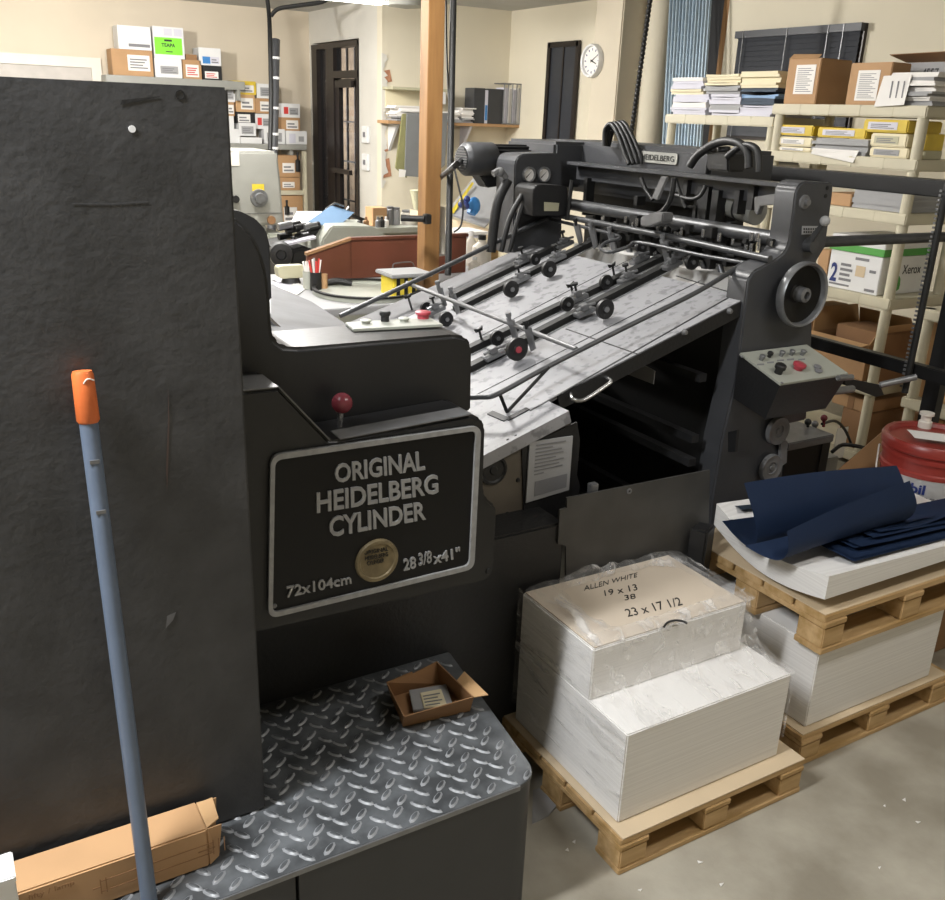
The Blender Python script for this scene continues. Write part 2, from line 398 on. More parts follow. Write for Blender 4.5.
# hood buttons
plate = [P(346, 324, Y=1.74), P(355, 332.5, Y=1.66), P(443, 327, Y=1.66), P(432, 322, Y=1.74)]
zz = max(p.z for p in YP([(350, 345), (440, 336)], YH))+.001
def hp(x, y): return P(x, y, Z=zz)
q = [hp(345, 325), hp(353, 332), hp(443, 327), hp(430, 320)]
pb = mk('button_panel', G().prism(q, (0, 0, .006), .001), m_lgrey, press, 'pale button strip on the hood')
for nm, x, y, r, h, m in (('push_button', 366, 324, .012, .008, m_lgrey), ('selector_knob', 385, 322, .012, .022, m_rubber), ('push_button', 404, 322, .012, .008, m_lgrey), ('stop_button', 423, 319, .017, .016, m_red)):
    c = hp(x, y+2)+V((0, 0, .006)); mk(nm, G().lathe([(0, 0), (r*.75, 0), (r*.75, h*.55), (r, h*.6), (r, h*.9), (r*.8, h), (0, h)], c, (0, 0, 1), 18), m, pb)
# sign housing
hs = [(225, 392), (247, 391), (279, 388), (330, 441), (340, 440), (472, 415), (482, 419), (486, 428), (484, 492), (487, 499), (496, 506), (497.5, 514), (494, 573), (487, 581), (262, 632), (225, 640)]
sg = mk('sign_housing', G().prism(YP(hs, YS), (0, .12, 0), .006, 3), m_hood, press, 'black control housing carrying the name plate')
hq = YP(hs, YS)
for i_, dd_ in ((0, .09), (1, .09), (2, .03), (4, .05)):
    p_, q_ = hq[i_], hq[i_+1]; nn = V((-(q_-p_).z, 0, (q_-p_).x)).normalized()*.0025
    if nn.z < 0: nn = -nn
    mk('ledge', G().prism([p_, q_, q_+nn, p_+nn], (0, dd_, 0), .001), m_ledge, sg, 'pale grey strip standing in for the lit edge')
outer = rpoly(YP([(269, 453.5), (479, 424), (472, 567), (266.7, 616.7)], YS-.001), .022)
inner = rpoly(YP([(273.5, 458.6), (473.8, 429.2), (467.4, 563.6), (271.2, 611)], YS-.001), .014)
sp = mk('name_plate', G().prism(outer, (0, -.004, 0)), m_sign, press, 'black name plate with raised grey lettering')
mk('plate_frame', G().ring(outer, inner, (0, -.010, 0)), m_letter, sp, 'light grey rounded frame')
def lines(g, Y, lst, bold=.0, d=.004):
    for body, q in lst: put_text(g, body, YP(q, Y), (0, -d, 0), bold)
    return g
yt = YS-.005
mk('lettering', lines(G(), yt, [
    ('ORIGINAL', [(334.5, 482.8), (424.5, 469.4), (423.4, 450.2), (334.2, 464)]),
    ('HEIDELBERG', [(316.2, 512.8), (437.8, 492.8), (437, 473.6), (316, 492.2)]),
    ('CYLINDER', [(329, 537), (425.3, 519), (424.4, 500.6), (328.8, 516.8)])], .022), m_letter, sp)
mk('size_lettering', lines(G(), yt, [
    ('72x104cm', [(286, 597.2), (351, 583), (350.2, 573.4), (286, 586)]),
    ], .015), m_letter, sp)
mk('size_lettering', lines(G(), yt, [
    ('28', [(403, 570.5), (415.5, 567.4), (415.2, 555.8), (402.7, 558.8)]),
    ('3/8', [(418, 565.5), (431, 562), (431, 550), (418, 553)]),
    ('x41"', [(433, 563.5), (459.8, 557), (459.2, 546.6), (432.6, 552.5)])], .015), m_letter, sp)
c = P(376.5, 560, Y=yt); rr = (P(398, 556, Y=yt)-P(355.5, 564, Y=yt)).length/2
md = mk('medal', G().lathe([(0, .004), (rr*.78, .004), (rr*.82, .007), (rr*.95, .007), (rr, .004), (rr, 0)], c, (0, -1, 0), 36), m_brass, sp, 'round brass medal')
g = G()
for (a, q) in (('ORIGINAL', [(364, 555), (388, 550.5), (388, 546.5), (364, 551)]), ('HEIDELBERG', [(365, 560.5), (388, 556), (388, 552), (365, 556.5)]), ('CYLINDER', [(367, 565.5), (384, 562), (384, 558), (367, 561.5)])):
    put_text(g, a, YP(q, yt-.005), (0, -.0015, 0))
mk('medal_lettering', g, m_cav, md)
for x, y in ((274.5, 606),):
    c = P(x, y, Y=yt); mk('screw', G().lathe([(0, .003), (.004, .002), (.005, 0)], c, (0, -1, 0), 12), m_edge, sp)
c = P(488.5, 571, Y=YS); mk('screw', G().lathe([(0, .004), (.006, .003), (.008, 0)], c, (0, -1, 0), 12), m_cav, sg)
# lever with maroon ball
a, b = P(339, 430, Y=1.575), P(342, 403, Y=1.57)
lv = mk('lever', G().cyl(a, b, .006, seg=12), m_chrome, press, 'short chrome lever')
mk('ball_knob', G().ball(b, .0205, seg=24), m_knob, lv, 'maroon ball knob')
# base of the press
g = G().box(.30, 1.345, YB, 3.1, 0, .655, .006)
mk('base', g, m_press, press)
mk('cylinder_body', G().box(-.2, 1.30, 1.98, 3.05, .655, .80, .01).box(.3, .98, YH+.16, 1.99, .655, 1.0, .01), m_dark, press)
# side face, lit tray on top
sf = [(455, 462), (480, 456), (556, 417), (566, 418), (577, 429), (580, 440), (577, 475), (580, 485), (577, 515), (455, 545)]
side = mk('side_frame', G().prism(YP(sf, 1.88), (0, .09, 0), .004), m_brownm, press, 'brownish grey side frame')
tray = [(440, 462), (478, 446), (556, 401.5), (564, 402), (564, 397), (556, 396), (478, 440), (440, 455)]
c = P(493, 470, Y=1.88); mk('round_cover', G().lathe([(0, .006), (.010, .006), (.012, .003), (.03, .003), (.034, .007), (.04, .006), (.042, 0)], c, (0, -1, 0), 28), m_press, side)
g = G()
for x, y in ((508, 441), (516, 437), (518, 480), (507, 514), (520, 515)): mk('bolt', G().lathe([(0, .005), (.005, .004), (.007, 0)], P(x, y, Y=1.88), (0, -1, 0), 10), m_cav, side)
mk('inner_plate', G().prism(YP([(522, 448), (577, 422), (580, 440), (577, 475), (580, 485), (577, 515), (524, 520)], 1.875), (0, .004, 0)), m_press, side)
ip = mk('instruction_plate', G().prism(YP([(530, 442), (573, 436), (569, 490), (526, 503)], 1.869), (0, .004, 0)), m_stone, side, 'pale engraved instruction plate')
g = G()
for i in range(9):
    v = i/9*.55+.06; w = [.85, .5, .75, .8, .6, .82, .7, .8, .3][i]
    L_ = lambda u, v: V(P(530+(573-530)*u-4*v, 442-6*u+(61-7*u)*v, Y=1.868))
    g.prism([L_(.15, v), L_(.12+w*.85, v), L_(.12+w*.85, v+.022), L_(.15, v+.022)], (0, -.0006, 0))
g.prism([L_(.18, .68), L_(.93, .68), L_(.93, .93), L_(.18, .93)], (0, -.0004, 0))
mk('plate_print', g, m_greyink, ip)
# ---------------------------------------------------------------- feed table plane
NL, NR = P(500, 424, Y=1.97), P(738, 302, Y=1.97)
sl = (NR-NL).normalized(); tn = sl.cross(V((0, 1, 0))).normalized()
if tn.z < 0: tn = -tn
def T(x, y, h=0.0):
    d = ray(x, y); return O + d*((NL+tn*h-O).dot(tn)/d.dot(tn))
Lo, Hi = NL-sl*.20, NR+sl*.06
yf = 3.15
def slab(g, a, b, y0, y1, h0, h1):   # strip along the slope between distances a, b
    return g.prism([NL+sl*a+V((0, y0-NL.y, 0))+tn*h0, NL+sl*b+V((0, y0-NL.y, 0))+tn*h0, NL+sl*b+V((0, y1-NL.y, 0))+tn*h0, NL+sl*a+V((0, y1-NL.y, 0))+tn*h0], tn*(h1-h0))
Ltab = (NR-NL).length
tab = mk('feed_table', slab(G(), -.24, Ltab+.04, 1.97, 2.98, -.012, 0), m_table, press, 'sloping spotted zinc feed table')
mk('table_extension', slab(G(), -.55, Ltab+.04, 2.98, 3.17, -.012, .001), m_tableb, press)
mk('table_edge', slab(G(), .19, Ltab+.02, 1.965, 1.975, -.045, -.002), m_press, press)
a_end = (P(566, 402, Y=1.87)-NL).dot(sl)
mk('lower_tray', slab(G(), -.30, a_end, 1.865, 1.97, -.035, 0), m_table, press, 'dusty zinc tray at the foot of the feed table')
g = G()
def tl(g, p, q, w, h0=.0, h1=.0012):   # thin strip between two table pixels
    a, b = T(*p), T(*q); dd = (b-a).normalized(); n = dd.cross(tn).normalized()*(w/2)
    return g.prism([a-n+tn*h0, b-n+tn*h0, b+n+tn*h0, a+n+tn*h0], tn*(h1-h0))
for p, q, w in (((566, 329), (637, 354), .004), ((676, 276), (732, 293), .004), ((530, 411), (735, 294), .006), ((476, 395), (700, 281), .003), ((479, 337), (650, 249), .003)): tl(g, p, q, w)
mk('table_seam', g, m_dark, tab)
# tape channels
for p, q in (((468, 353), (662, 260)), ((468, 372), (673, 266)), ((452, 299), (567, 244)), ((456, 312), (594, 244))):
    g = G(); tl(g, p, q, .030, 0, .020); ch = mk('tape_channel', g, m_cav, press)
    a, b = T(*p), T(*q); dd = (b-a).normalized(); n = dd.cross(tn).normalized()
    g = G()
    for s_ in (-1, 1): mk('channel_rail', G().prism([a+n*s_*.024, b+n*s_*.024, b+n*s_*.030, a+n*s_*.030], tn*.005), m_chrome, ch)
# roller assemblies: wheel, clamp block, thumb screw
def wheel(g, c, r, w=.012, ax=None):
    ax = ax or V((0, 1, 0))
    return g.lathe([(0, -w*.7), (r*.35, -w*.7), (r*.4, -w*.4), (r*.75, -w*.4), (r*.8, -w/2), (r, -w/2), (r, w/2), (r*.8, w/2), (r*.4, w*.4), (0, w*.6)], c, ax, 20)
def roller(x, y, r, m=m_rubber, hub=m_rail, red=False):
    c = T(x, y, r+.004)
    w = mk('press_wheel', wheel(G(), c, r), m, press)
    mk('wheel_hub', G().cyl(c-V((0, .012, 0)), c+V((0, .03, 0)), r*.28, seg=12), m_red if red else hub, w)
def clamp(x, y, s=1.0, knob=True):
    c = T(x, y, .012); n = V((0, 1, 0))
    def bl(g, a, b, h0, h1, w0, w1):
        return g.prism([c+sl*a+n*w0+tn*h0, c+sl*b+n*w0+tn*h0, c+sl*b+n*w1+tn*h0, c+sl*a+n*w1+tn*h0], tn*(h1-h0), .002)
    g = G(); bl(g, -.035*s, .035*s, 0, .014, -.018, .018); bl(g, -.012*s, .012*s, .014, .034, -.014, .014)
    cl = mk('roller_clamp', g, m_rail, press)
    mk('clamp_arm', G().tube([c+tn*.022-sl*.03*s, c+tn*.026, c+tn*.02+sl*.045*s], .005), m_rail, cl)
    if knob:
        k = c+tn*.034
        mk('thumb_screw', G().cyl(k, k+tn*.022, .004, seg=8).lathe([(0, 0), (.011, 0), (.011, .007), (0, .008)], k+tn*.02, tn, 12), m_cav, cl)
def thumb(x, y):
    c = T(x, y, 0)
    k = mk('wing_screw', G().cyl(c, c+tn*.05, .004, seg=8).prism([c+tn*.048-sl*.012, c+tn*.048+sl*.012, c+tn*.062+sl*.016, c+tn*.056, c+tn*.062-sl*.016], (0, .006, 0)), m_cav, press)
for x, y, r, red in ((517, 349, .036, True), (497, 338, .024, False), (605, 309, .032, False), (567, 304, .024, False), (606, 282, .025, False), (692, 262, .026, False), (691, 246, .026, False), (535, 259, .022, False), (511, 289, .03, False), (549, 269, .03, False), (426, 308, .022, False), (446, 319, .026, False), (562, 243, .018, False), (641, 247, .022, False)):
    roller(x, y, r, red=red)
for x, y, k in ((494, 357, False), (585, 314, False), (578, 300, True), (628, 281, True), (672, 267, True), (680, 256, True), (521, 281, True), (524, 262, True), (557, 260, True), (565, 246, True), (640, 262, False), (436, 312, True)):
    clamp(x, y, 1, k)
for x, y in ((483, 345), (574, 300), (615, 280), (412, 310)): thumb(x, y)
# bent rod frame over the table
hr = .075
rod1 = [T(455, 398, hr), T(480, 397, hr), T(492, 396, hr), T(509, 388, hr), T(547, 367, hr), T(620, 330, hr), T(697, 292, hr), T(744, 263, hr)]
mk('rod_frame', G().tube(smooth(rod1, 5), .0075, 10), m_rod, press, 'bent rod guard over the feed table')
rod2 = [(746, 263), (700, 255), (640, 242.5), (628, 247), (611, 252), (603, 250.5), (601, 247), (607, 242), (620, 237.5), (600, 231), (549, 219)]
mk('rod_frame', G().tube(smooth([T(x, y, hr) for x, y in rod2], 5), .0065, 10), m_rod, press)
mk('rod_frame', G().tube([T(555, 214, hr+.01), T(430, 274, hr+.01), T(340, 316, hr+.01)], .009, 10), m_rod, press)
mk('cross_rod', G().tube([T(407, 283, hr), T(576, 349, hr)], .0075, 10), m_edge, press)
mk('cross_rod', G().tube([T(552, 214, hr+.02), T(660, 235, hr+.02), T(770, 259, hr+.02)], .011, 10), m_rod, press)
for x, y in ((499, 392), (549, 367)):
    mk('rod_support', G().tube([T(x, y, hr), T(507, 412, .002)], .005), m_cav, press)
g = G(); tl(g, (490, 413), (507, 420), .02, 0, .003); tl(g, (507, 420), (528, 409), .018, 0, .003); mk('support_foot', g, m_cav, press)
# hanging grey brackets on the rods
for x, y, h0 in ((440, 292, hr), (453, 298, hr), (511, 325, hr), (528, 333, hr), (577, 229, hr+.01), (592, 233, hr+.01), (664, 246, hr), (611, 238, hr)):
    c = T(x, y, h0); n = V((0, 1, 0)); q = [c+sl*.006+n*.02+tn*.02, c+sl*.006-n*.02+tn*.02, c+sl*.006-n*.018-tn*.05, c+sl*.006+n*.008-tn*.065]
    b_ = mk('rod_bracket', G().prism(q, -sl*.007, .001), m_rail, press)
    mk('bracket_screw', G().cyl(c+tn*.015, c+tn*.042, .006, seg=10).cyl(c+tn*.03, c+tn*.042, .009, seg=10), m_cav if x in (528, 577) else m_rail, b_)
# handle on the table edge
hd = [P(571, 394, Y=1.96), P(573, 399, Y=1.93), P(584, 400, Y=1.925), P(606, 386, Y=1.925), P(611, 381, Y=1.93), P(606, 377.5, Y=1.965)]
mk('pull_handle', G().tube(smooth(hd, 5), .006, 10), m_chrome, press, 'bright bent pull handle')
for x, y in ((684, 332), (729, 311)): mk('bolt', G().lathe([(0, .012), (.007, .01), (.01, 0)], P(x, y, Y=1.965), (0, -1, 0), 10), m_edge, press)
# cavity below the table
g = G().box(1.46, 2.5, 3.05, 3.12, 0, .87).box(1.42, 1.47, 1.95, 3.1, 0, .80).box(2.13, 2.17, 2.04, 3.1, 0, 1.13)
mk('cavity_shade_panel', g, m_cav, press)  # black panels added to keep the space under the table dark
for z, x in ((.30, 2.0), (.42, 2.0), (.62, 2.0), (.70, 2.0), (.90, 2.0)): mk('pile_rail', G().box(x, x+.03, 2.0, 3.05, z, z+.025), m_dark, press)
rg = [V((1.95, 2.15, .86))]; random.seed(5)
for i in range(24): rg.append(V((1.95, 2.15+i*.026, .885+random.uniform(0, .03)*(1 if i not in (11,12,13) else -.4))))
rg.append(V((1.95, 2.15+.6, .86)))
mk('torn_sheet_edge', G().prism(rg, (.004, 0, 0)), m_stone, press)
# loose guard plate and post in front of the pile
pl = mk('guard_plate', G().prism(YP([(567, 498), (710, 470), (706, 640), (566, 650), (566, 546), (558, 544), (560, 510), (567, 508)], 1.752), (0, .006, 0)), m_steel, press, 'flat dark steel guard plate')
mk('plate_eye', G().lathe([(.004, 0), (.004, .003), (.008, .003), (.008, 0)], P(629, 491, Y=1.752), (0, -1, 0), 14), m_edge, pl)
mk('plate_catch', G().box(*(lambda c: (c.x-.012, c.x+.012, 1.765, 1.785, c.z-.02, c.z+.012))(P(594, 488, Y=1.77)), .002), m_rail, press)
mk('pile_post', G().prism(ZP([(690, 528), (698, 521), (716, 524), (708, 532)], .565), (0, 0, -.56), .006), m_press, press)
# ---------------------------------------------------------------- near tower
tw = [(796, 191), (799, 185), (805, 181), (834, 183), (833, 196), (829, 226), (826, 247), (817, 262), (814, 290), (812, 352), (807, 420), (789, 424), (786, 445), (783, 478), (779, 640), (700, 640), (712, 500), (722, 440), (736, 380), (742, 330), (748, 280), (754, 271), (777, 259), (785, 252), (789, 243), (791, 230)]
tower = mk('feeder_side_frame', G().prism(YP(tw, 1.95), (0, .085, 0), .006, 3), m_tower, press, 'dark grey shaped side frame of the feeder')
c = P(804, 202, Y=1.95); mk('bolt', G().lathe([(0, .02), (.01, .018), (.01, .008), (.02, .006), (.022, 0)], c, (0, -1, 0), 16), m_edge, tower)
for x, y in ((827, 188), (825.5, 196)): mk('bolt', G().lathe([(0, .002), (.006, .002), (.006, 0)], P(x, y, Y=1.95), (0, -1, 0), 12), m_cav, tower)
lp = mk('label_plate', G().prism(YP([(802, 226), (819, 226), (817, 234), (801.5, 234.5)], 1.949), (0, -.002, 0)), m_stone, tower)
g = G()
for k in range(2):
    for i in range(6): a = 803.5+i*2.3; g.prism(YP([(a, 228+k*3), (a+1.3, 228+k*3), (a+1.3, 230+k*3), (a, 230+k*3)], 1.947), (0, -.0006, 0))
mk('plate_marks', g, m_ink, lp)
a, b = P(808, 244, Y=1.94), P(825, 221, Y=1.885)
lv = mk('lever', G().lathe([(0, .03), (.02, .028), (.022, 0)], P(807, 245, Y=1.95), (0, -1, 0), 16).tube([a, b], [.012, .006], 10), m_rod, tower)
mk('ball_knob', G().ball(b, .0155), m_stone, lv, 'pale ball knob')
c = P(802, 294.5, Y=1.90); R_ = .100
hw = mk('handwheel', G().lathe([(R_*.86, -.012), (R_*.9, .012), (R_*.96, .016), (R_, .008), (R_, -.008), (R_*.95, -.016), (R_*.86, -.012)], c, (0, -1, 0), 48), m_rail, press, 'handwheel with polished rim')
mk('wheel_disc', G().lathe([(0, -.01), (R_*.16, -.01), (R_*.3, -.018), (R_*.88, -.004), (R_*.88, -.012), (0, -.03)], c, (0, -1, 0), 48), m_sign, hw)
mk('wheel_hub', G().lathe([(.006, .018), (.006, -.02), (.012, .02), (.022, .016), (.024, -.015)], c, (0, -1, 0), 24).cyl(c, c+V((0, .06, 0)), .02), m_rail, hw)
# control box on the tower
A_, B_ = P(739, 355, Y=1.945), P(809, 350, Y=1.945); D_ = P(780, 386, X=A_.x); E_ = V((B_.x, D_.y, D_.z)); B_.z = A_.z; B_.x = E_.x = (B_.x+P(843, 380, Y=D_.y).x)/2
zlow = P(733, 398, X=A_.x).z; zfr = P(767, 416, X=A_.x+.03).z
prof = [A_, D_, V((A_.x+.02, D_.y+.03, zfr)), V((A_.x, 1.945, zlow))]
g = G(); w = B_.x-A_.x
vs = [V(p) for p in (A_, D_, V((A_.x, D_.y+.035, zfr)), V((A_.x, 1.945, zlow)))]
vs2 = [V((B_.x, p.y, p.z)) for p in vs]; vs2[2].x -= .03
g.mesh(vs+vs2, [(0,1,2,3), (7,6,5,4), (0,4,5,1), (1,5,6,2), (2,6,7,3), (3,7,4,0)])
cb = mk('control_box', g, m_press, press, 'sloping control box with pale button panel')
nrm = (D_-A_).cross(B_-A_).normalized()
if nrm.z < 0: nrm = -nrm
pt = G().prism([A_, D_, E_, B_], nrm*.008, .001); mk('control_panel', pt, m_lgrey, cb)
def cp(x, y, h=.008):
    d = ray(x, y); return O + d*((A_+nrm*h-O).dot(nrm)/d.dot(nrm))
def btn(nm, x, y, r, h, m):
    mk(nm, G().lathe([(0, 0), (r*.7, 0), (r*.7, h*.5), (r, h*.55), (r, h*.9), (r*.8, h), (0, h)], cp(x, y), nrm, 18), m, cb)
btn('selector_knob', 778, 373, .017, .03, m_rubber); btn('stop_button', 798, 369, .02, .02, m_red)
for x, y in ((761, 360), (769, 357), (781, 356), (791, 355), (802, 355)): btn('toggle_switch', x, y, .009, .018, m_rail if x != 769 else m_rubber)
for x, y in ((817, 368), (818, 372)): btn('push_button', x, y, .012, .008, m_greyink)
g = G()
for x, y in ((761, 364), (771, 362), (781, 360), (791, 359), (802, 359)):
    g.prism([cp(x-4, y), cp(x+3, y-.5), cp(x+3, y+1), cp(x-4, y+1.5)], nrm*.0006)
mk('panel_lettering', g, m_greyink, cb)
for x, y in ((742, 357), (782, 383), (837, 379), (806, 352)): mk('screw', G().lathe([(0, .003), (.004, .002), (.005, 0)], cp(x, y), nrm, 10), m_edge, cb)
mk('cable_gland', G().cyl(P(838, 378, Y=1.76), P(852, 377, Y=1.76), .009).cyl(P(826, 392, Y=1.86), P(852, 389, Y=1.88), .013), m_rail, cb)
# two round discs low on the tower, joined by a link
for x, y, r in ((776, 430, .048), (769, 467, .047)):
    c = P(x, y, Y=1.94); mk('round_disc', G().lathe([(0, .014), (.007, .014), (.009, .01), (r*.4, .01), (r*.45, .014), (r*.7, .012), (r*.95, .016), (r, .012), (r, 0)], c, (0, -1, 0), 30), m_edge, tower)
mk('disc_link', G().prism(YP([(778, 440), (786, 440), (785, 462), (777, 468)], 1.945), (0, -.01, 0), .003), m_edge, tower)
mk('strip_bracket', G().prism(XP([(728, 432), (737, 430), (735, 452), (728, 452)], 2.06), (.01, 0, 0)), m_press, tower)
# ---------------------------------------------------------------- feeder head
X0 = P(790, 236, Y=2.0).x
za = P(783, 241, Y=2.0).z
mk('main_shaft', G().cyl((X0, 1.97, za), (X0, 3.2, za), .023, seg=20), m_rod, press, 'thick grey shaft across the feeder')
a = P(826, 184, Y=2.03); zb = a.z
mk('top_bar', G().box(a.x-.16, a.x-.10, 1.98, 3.2, zb-.012, zb).box(a.x-.108, a.x-.10, 1.98, 3.2, zb-.07, zb), m_tower, press)
bm = mk('bridge_beam', G().box(2.42, 2.75, 2.5, 3.52, 1.36, 1.565, .015), m_tower, press, 'dark grey beam across the back of the feeder')
mk('bridge_beam', G().box(2.28, 2.75, 3.25, 3.62, 1.38, 1.56, .012), m_tower, press)
np_ = [V((2.417, y, z)) for y, z in ((P(678, 157, X=2.417).y, 1.505), (P(640, 155, X=2.417).y, 1.505), (P(640, 155, X=2.417).y, 1.545), (P(678, 157, X=2.417).y, 1.545))]
npl = mk('maker_plate', G().prism(rpoly(np_, .012), (-.003, 0, 0)), m_greym, bm, 'small grey oval plate')
g = G(); put_text(g, 'HEIDELBERG', [V((2.413, np_[1].y-.015, 1.515)), V((2.413, np_[0].y+.015, 1.515)), V((2.413, np_[0].y+.015, 1.535)), V((2.413, np_[1].y-.015, 1.535))], (-.001, 0, 0)); mk('plate_lettering', g, m_dark, npl)
mk('back_plate', G().box(2.5, 2.54, 2.42, 3.3, 0, 1.37), m_cav, press)
# far side frame with two gauges
ft = rpoly(YP([(515, 154), (562, 153), (562, 255), (513, 255)], 3.15), [.05, .03, 0, 0])
far = mk('far_side_frame', G().prism(ft, (0, .14, 0), .01), m_tower, press, 'far side frame with two pressure gauges')
for x, y in ((528, 174.5), (543, 174.5)):
    c = P(x, y, Y=3.149); gd = mk('gauge_rim', G().lathe([(.03, 0), (.03, .014), (.026, .016), (.024, .008), (.024, .004)], c, (0, -1, 0), 24), m_rail, far)
    mk('gauge_dial', G().lathe([(0, .005), (.025, .005)], c, (0, -1, 0), 24), m_paper, gd)
    mk('gauge_needle', G().prism([c+V((-.014, -.006, -.010)), c+V((-.011, -.006, -.013)), c+V((.013, -.006, .012))], (0, -.001, 0)), m_ink, gd)
gb = mk('gear_box', G().prism(rpoly(YP([(533, 184), (568, 186), (568, 216), (533, 216)], 3.02), [.04, .02, 0, 0]), (0, .14, 0), .01), m_dark, press)
mk('label_plate', G().prism(YP([(544, 202), (559, 203), (558, 211), (544, 211)], 3.019), (0, -.002, 0)), m_beige, gb)
mk('hose', G().tube(smooth([P(508, 180, Y=3.1), P(497, 205, Y=3.1), P(491, 252, Y=3.1)], 5), .019, 12).tube(smooth([P(522, 195, Y=3.1), P(510, 218, Y=3.1), P(501, 252, Y=3.1)], 5), .011, 10).tube(smooth([P(535, 190, Y=3.1), P(523, 205, Y=3.1), P(509, 252, Y=3.1)], 5), .010, 10), m_rubber, press)
mk('pipe_elbow', G().ball(P(500, 172, Y=3.1), .018).tube(smooth([P(493, 174, Y=3.1), P(500, 171, Y=3.1), P(506, 178, Y=3.1)], 4), .013), m_edge, press)
mk('chain', G().tube([P(572, 180, Y=3.0), P(567, 220, Y=3.0)], .008, 6), m_cav, press)
# motor
a, b = P(466, 159, Y=3.36), P(499, 154, Y=3.40)
ax = (b-a).normalized(); ax = V((ax.x, .05, 0)).normalized()
mt = mk('motor', G().lathe([(0, -.02), (.05, -.02), (.061, -.008), (.066, .0), (.066, .12), (.062, .125), (0, .125)], a, ax, 32), m_tower, press, 'black electric motor with fan grille')
g = G()
for k in range(-4, 5):
    h_ = (.046**2-(k*.010)**2)**.5; c_ = a-ax*.022; u = V((-ax.y, ax.x, 0)); g.prism([c_-u*h_+V((0, 0, k*.010-.0025)), c_+u*h_+V((0, 0, k*.010-.0025)), c_+u*h_+V((0, 0, k*.010+.0025)), c_-u*h_+V((0, 0, k*.010+.0025))], -ax*.004)
mk('fan_grille', g, m_edge, mt)
g = G().lathe([(.046, .125), (.046, .29), (0, .29)], a, ax, 24)
for k in range(10):
    t_ = math.pi*k/9; u = V((-ax.y, ax.x, 0)); d_ = u*math.cos(t_)+V((0, 0, 1))*math.sin(t_); n_ = ax.cross(d_)*.003
    g.prism([a+ax*.125+d_*.044-n_, a+ax*.29+d_*.044-n_, a+ax*.29+d_*.06-n_, a+ax*.125+d_*.06-n_], n_*2)
mk('cooling_fins', g, m_dark, mt)
mk('gear_head', G().cyl(a+ax*.29, a+ax*.40, .036).ball(a+ax*.42, .045), m_tower, mt)
mk('motor_bracket', G().prism(YP([(478, 172), (497, 172), (500, 186), (488, 188)], 3.36), (0, .08, 0), .005), m_dark, mt)
mk('motor_cable', G().tube(smooth([P(462, 160, Y=3.36), P(452, 168, Y=3.45), P(440, 178, t=5.0), P(424, 193, t=5.4)], 4), .013), m_rubber, press)
# suction head, hoses and small linkages over the sheet pile
def ft_(x, y, X=2.32): return P(x, y, X=X)
def hose(pts, r, X=2.32, m=m_rubber, nm='hose'): mk(nm, G().tube(smooth([P(x, y, X=X) for x, y in pts], 6), r, 10), m, press)
hose([(690, 166), (698, 155), (712, 145), (727, 141), (740, 144), (748, 153), (749, 168)], .014)
hose([(727, 157), (738, 148), (748, 145), (757, 150), (759, 162), (759, 172)], .011)
for k in range(4): hose([(604+k*1.5, 146), (605+k*3, 130-k*.6), (611+k*4, 124-k*.5), (618+k*4.5, 135), (625+k*5, 155), (629+k*4, 164)], .0085, 2.36+.015*k)
hose([(641, 178), (646, 190), (653, 200)], .008, 2.3); hose([(675, 178), (681, 196), (686, 208)], .007, 2.3); hose([(676, 195), (690, 199), (700, 196), (706, 186)], .007, 2.3); hose([(674, 178), (671, 198), (662, 212), (652, 215)], .009, 2.2)
g = G()
g.prism(XP([(706, 152), (728, 154), (728, 172), (706, 170)], 2.32), (.08, 0, 0), .006)
mk('air_valve', g, m_dark, press)
mk('air_valve', G().cyl(P(711, 153, X=2.36), P(711, 149, X=2.36), .02).cyl(P(724, 151, X=2.36), P(724, 147, X=2.36), .022), m_dark, press)
g = G()
for x, y0, y1, w in ((708, 186, 228, .05), (720, 190, 224, .03), (690, 180, 205, .02), (742, 190, 214, .02), (756, 186, 210, .025), (700, 205, 245, .025), (733, 222, 242, .02), (590, 178, 215, .02), (640, 196, 205, .02)):
    a, b = P(x, y0, X=2.36), P(x-2, y1, X=2.36); mk('suction_linkage', G().box(2.34, 2.38, a.y-w/2, a.y+w/2, b.z, a.z), m_cav, press)
a, b = P(728, 203, X=2.42), P(758, 213, X=2.42)
mk('vacuum_cylinder', G().cyl(a, b, .042, seg=24), m_greym, press, 'light grey vacuum cylinder')
mk('vacuum_cylinder', G().cyl(a+(b-a)*.42, a+(b-a)*.48, .044, seg=24), m_dark, press)
mk('stop_bracket', G().prism(XP([(754, 197), (785, 192), (786, 203), (760, 206), (757, 215), (754, 212)], 2.26), (.02, 0, 0), .002), m_edge, press)
mk('connector_block', G().prism(XP([(640, 217), (655, 212), (663, 213), (662, 222), (648, 227), (640, 226)], 2.14), (.05, 0, 0), .004), m_ledge, press)
mk('swing_arm', G().prism(XP([(661, 176), (667, 177), (657, 200), (651, 198)], 2.16), (.012, 0, 0), .002), m_edge, press)
g = G(); random.seed(11)
for i in range(46):
    x = random.uniform(612, 785); y = 222+(x-612)*.14+random.uniform(-6, 14); p = P(x, y, X=2.24+random.uniform(0, .1)); s_ = random.uniform(.006, .016)
    mk('gripper', G().box(p.x-s_, p.x+s_, p.y-s_*1.4, p.y+s_*1.4, p.z-s_*1.2, p.z+s_*1.2, .002), m_cav, press)
g = G()
for i in range(30):
    x = random.uniform(600, 780); y = 224+(x-612)*.14+random.uniform(-4, 10); p = P(x, y, X=2.22); s_ = random.uniform(.003, .007)
    mk('gripper_screw', G().cyl(p, p+V((0, 0, s_*4)), s_, seg=8), m_chrome, press)
mk('gripper_bar', G().cyl((X0+.10, 2.0, za-.085), (X0+.10, 3.15, za-.085), .014, seg=12), m_rod, press)
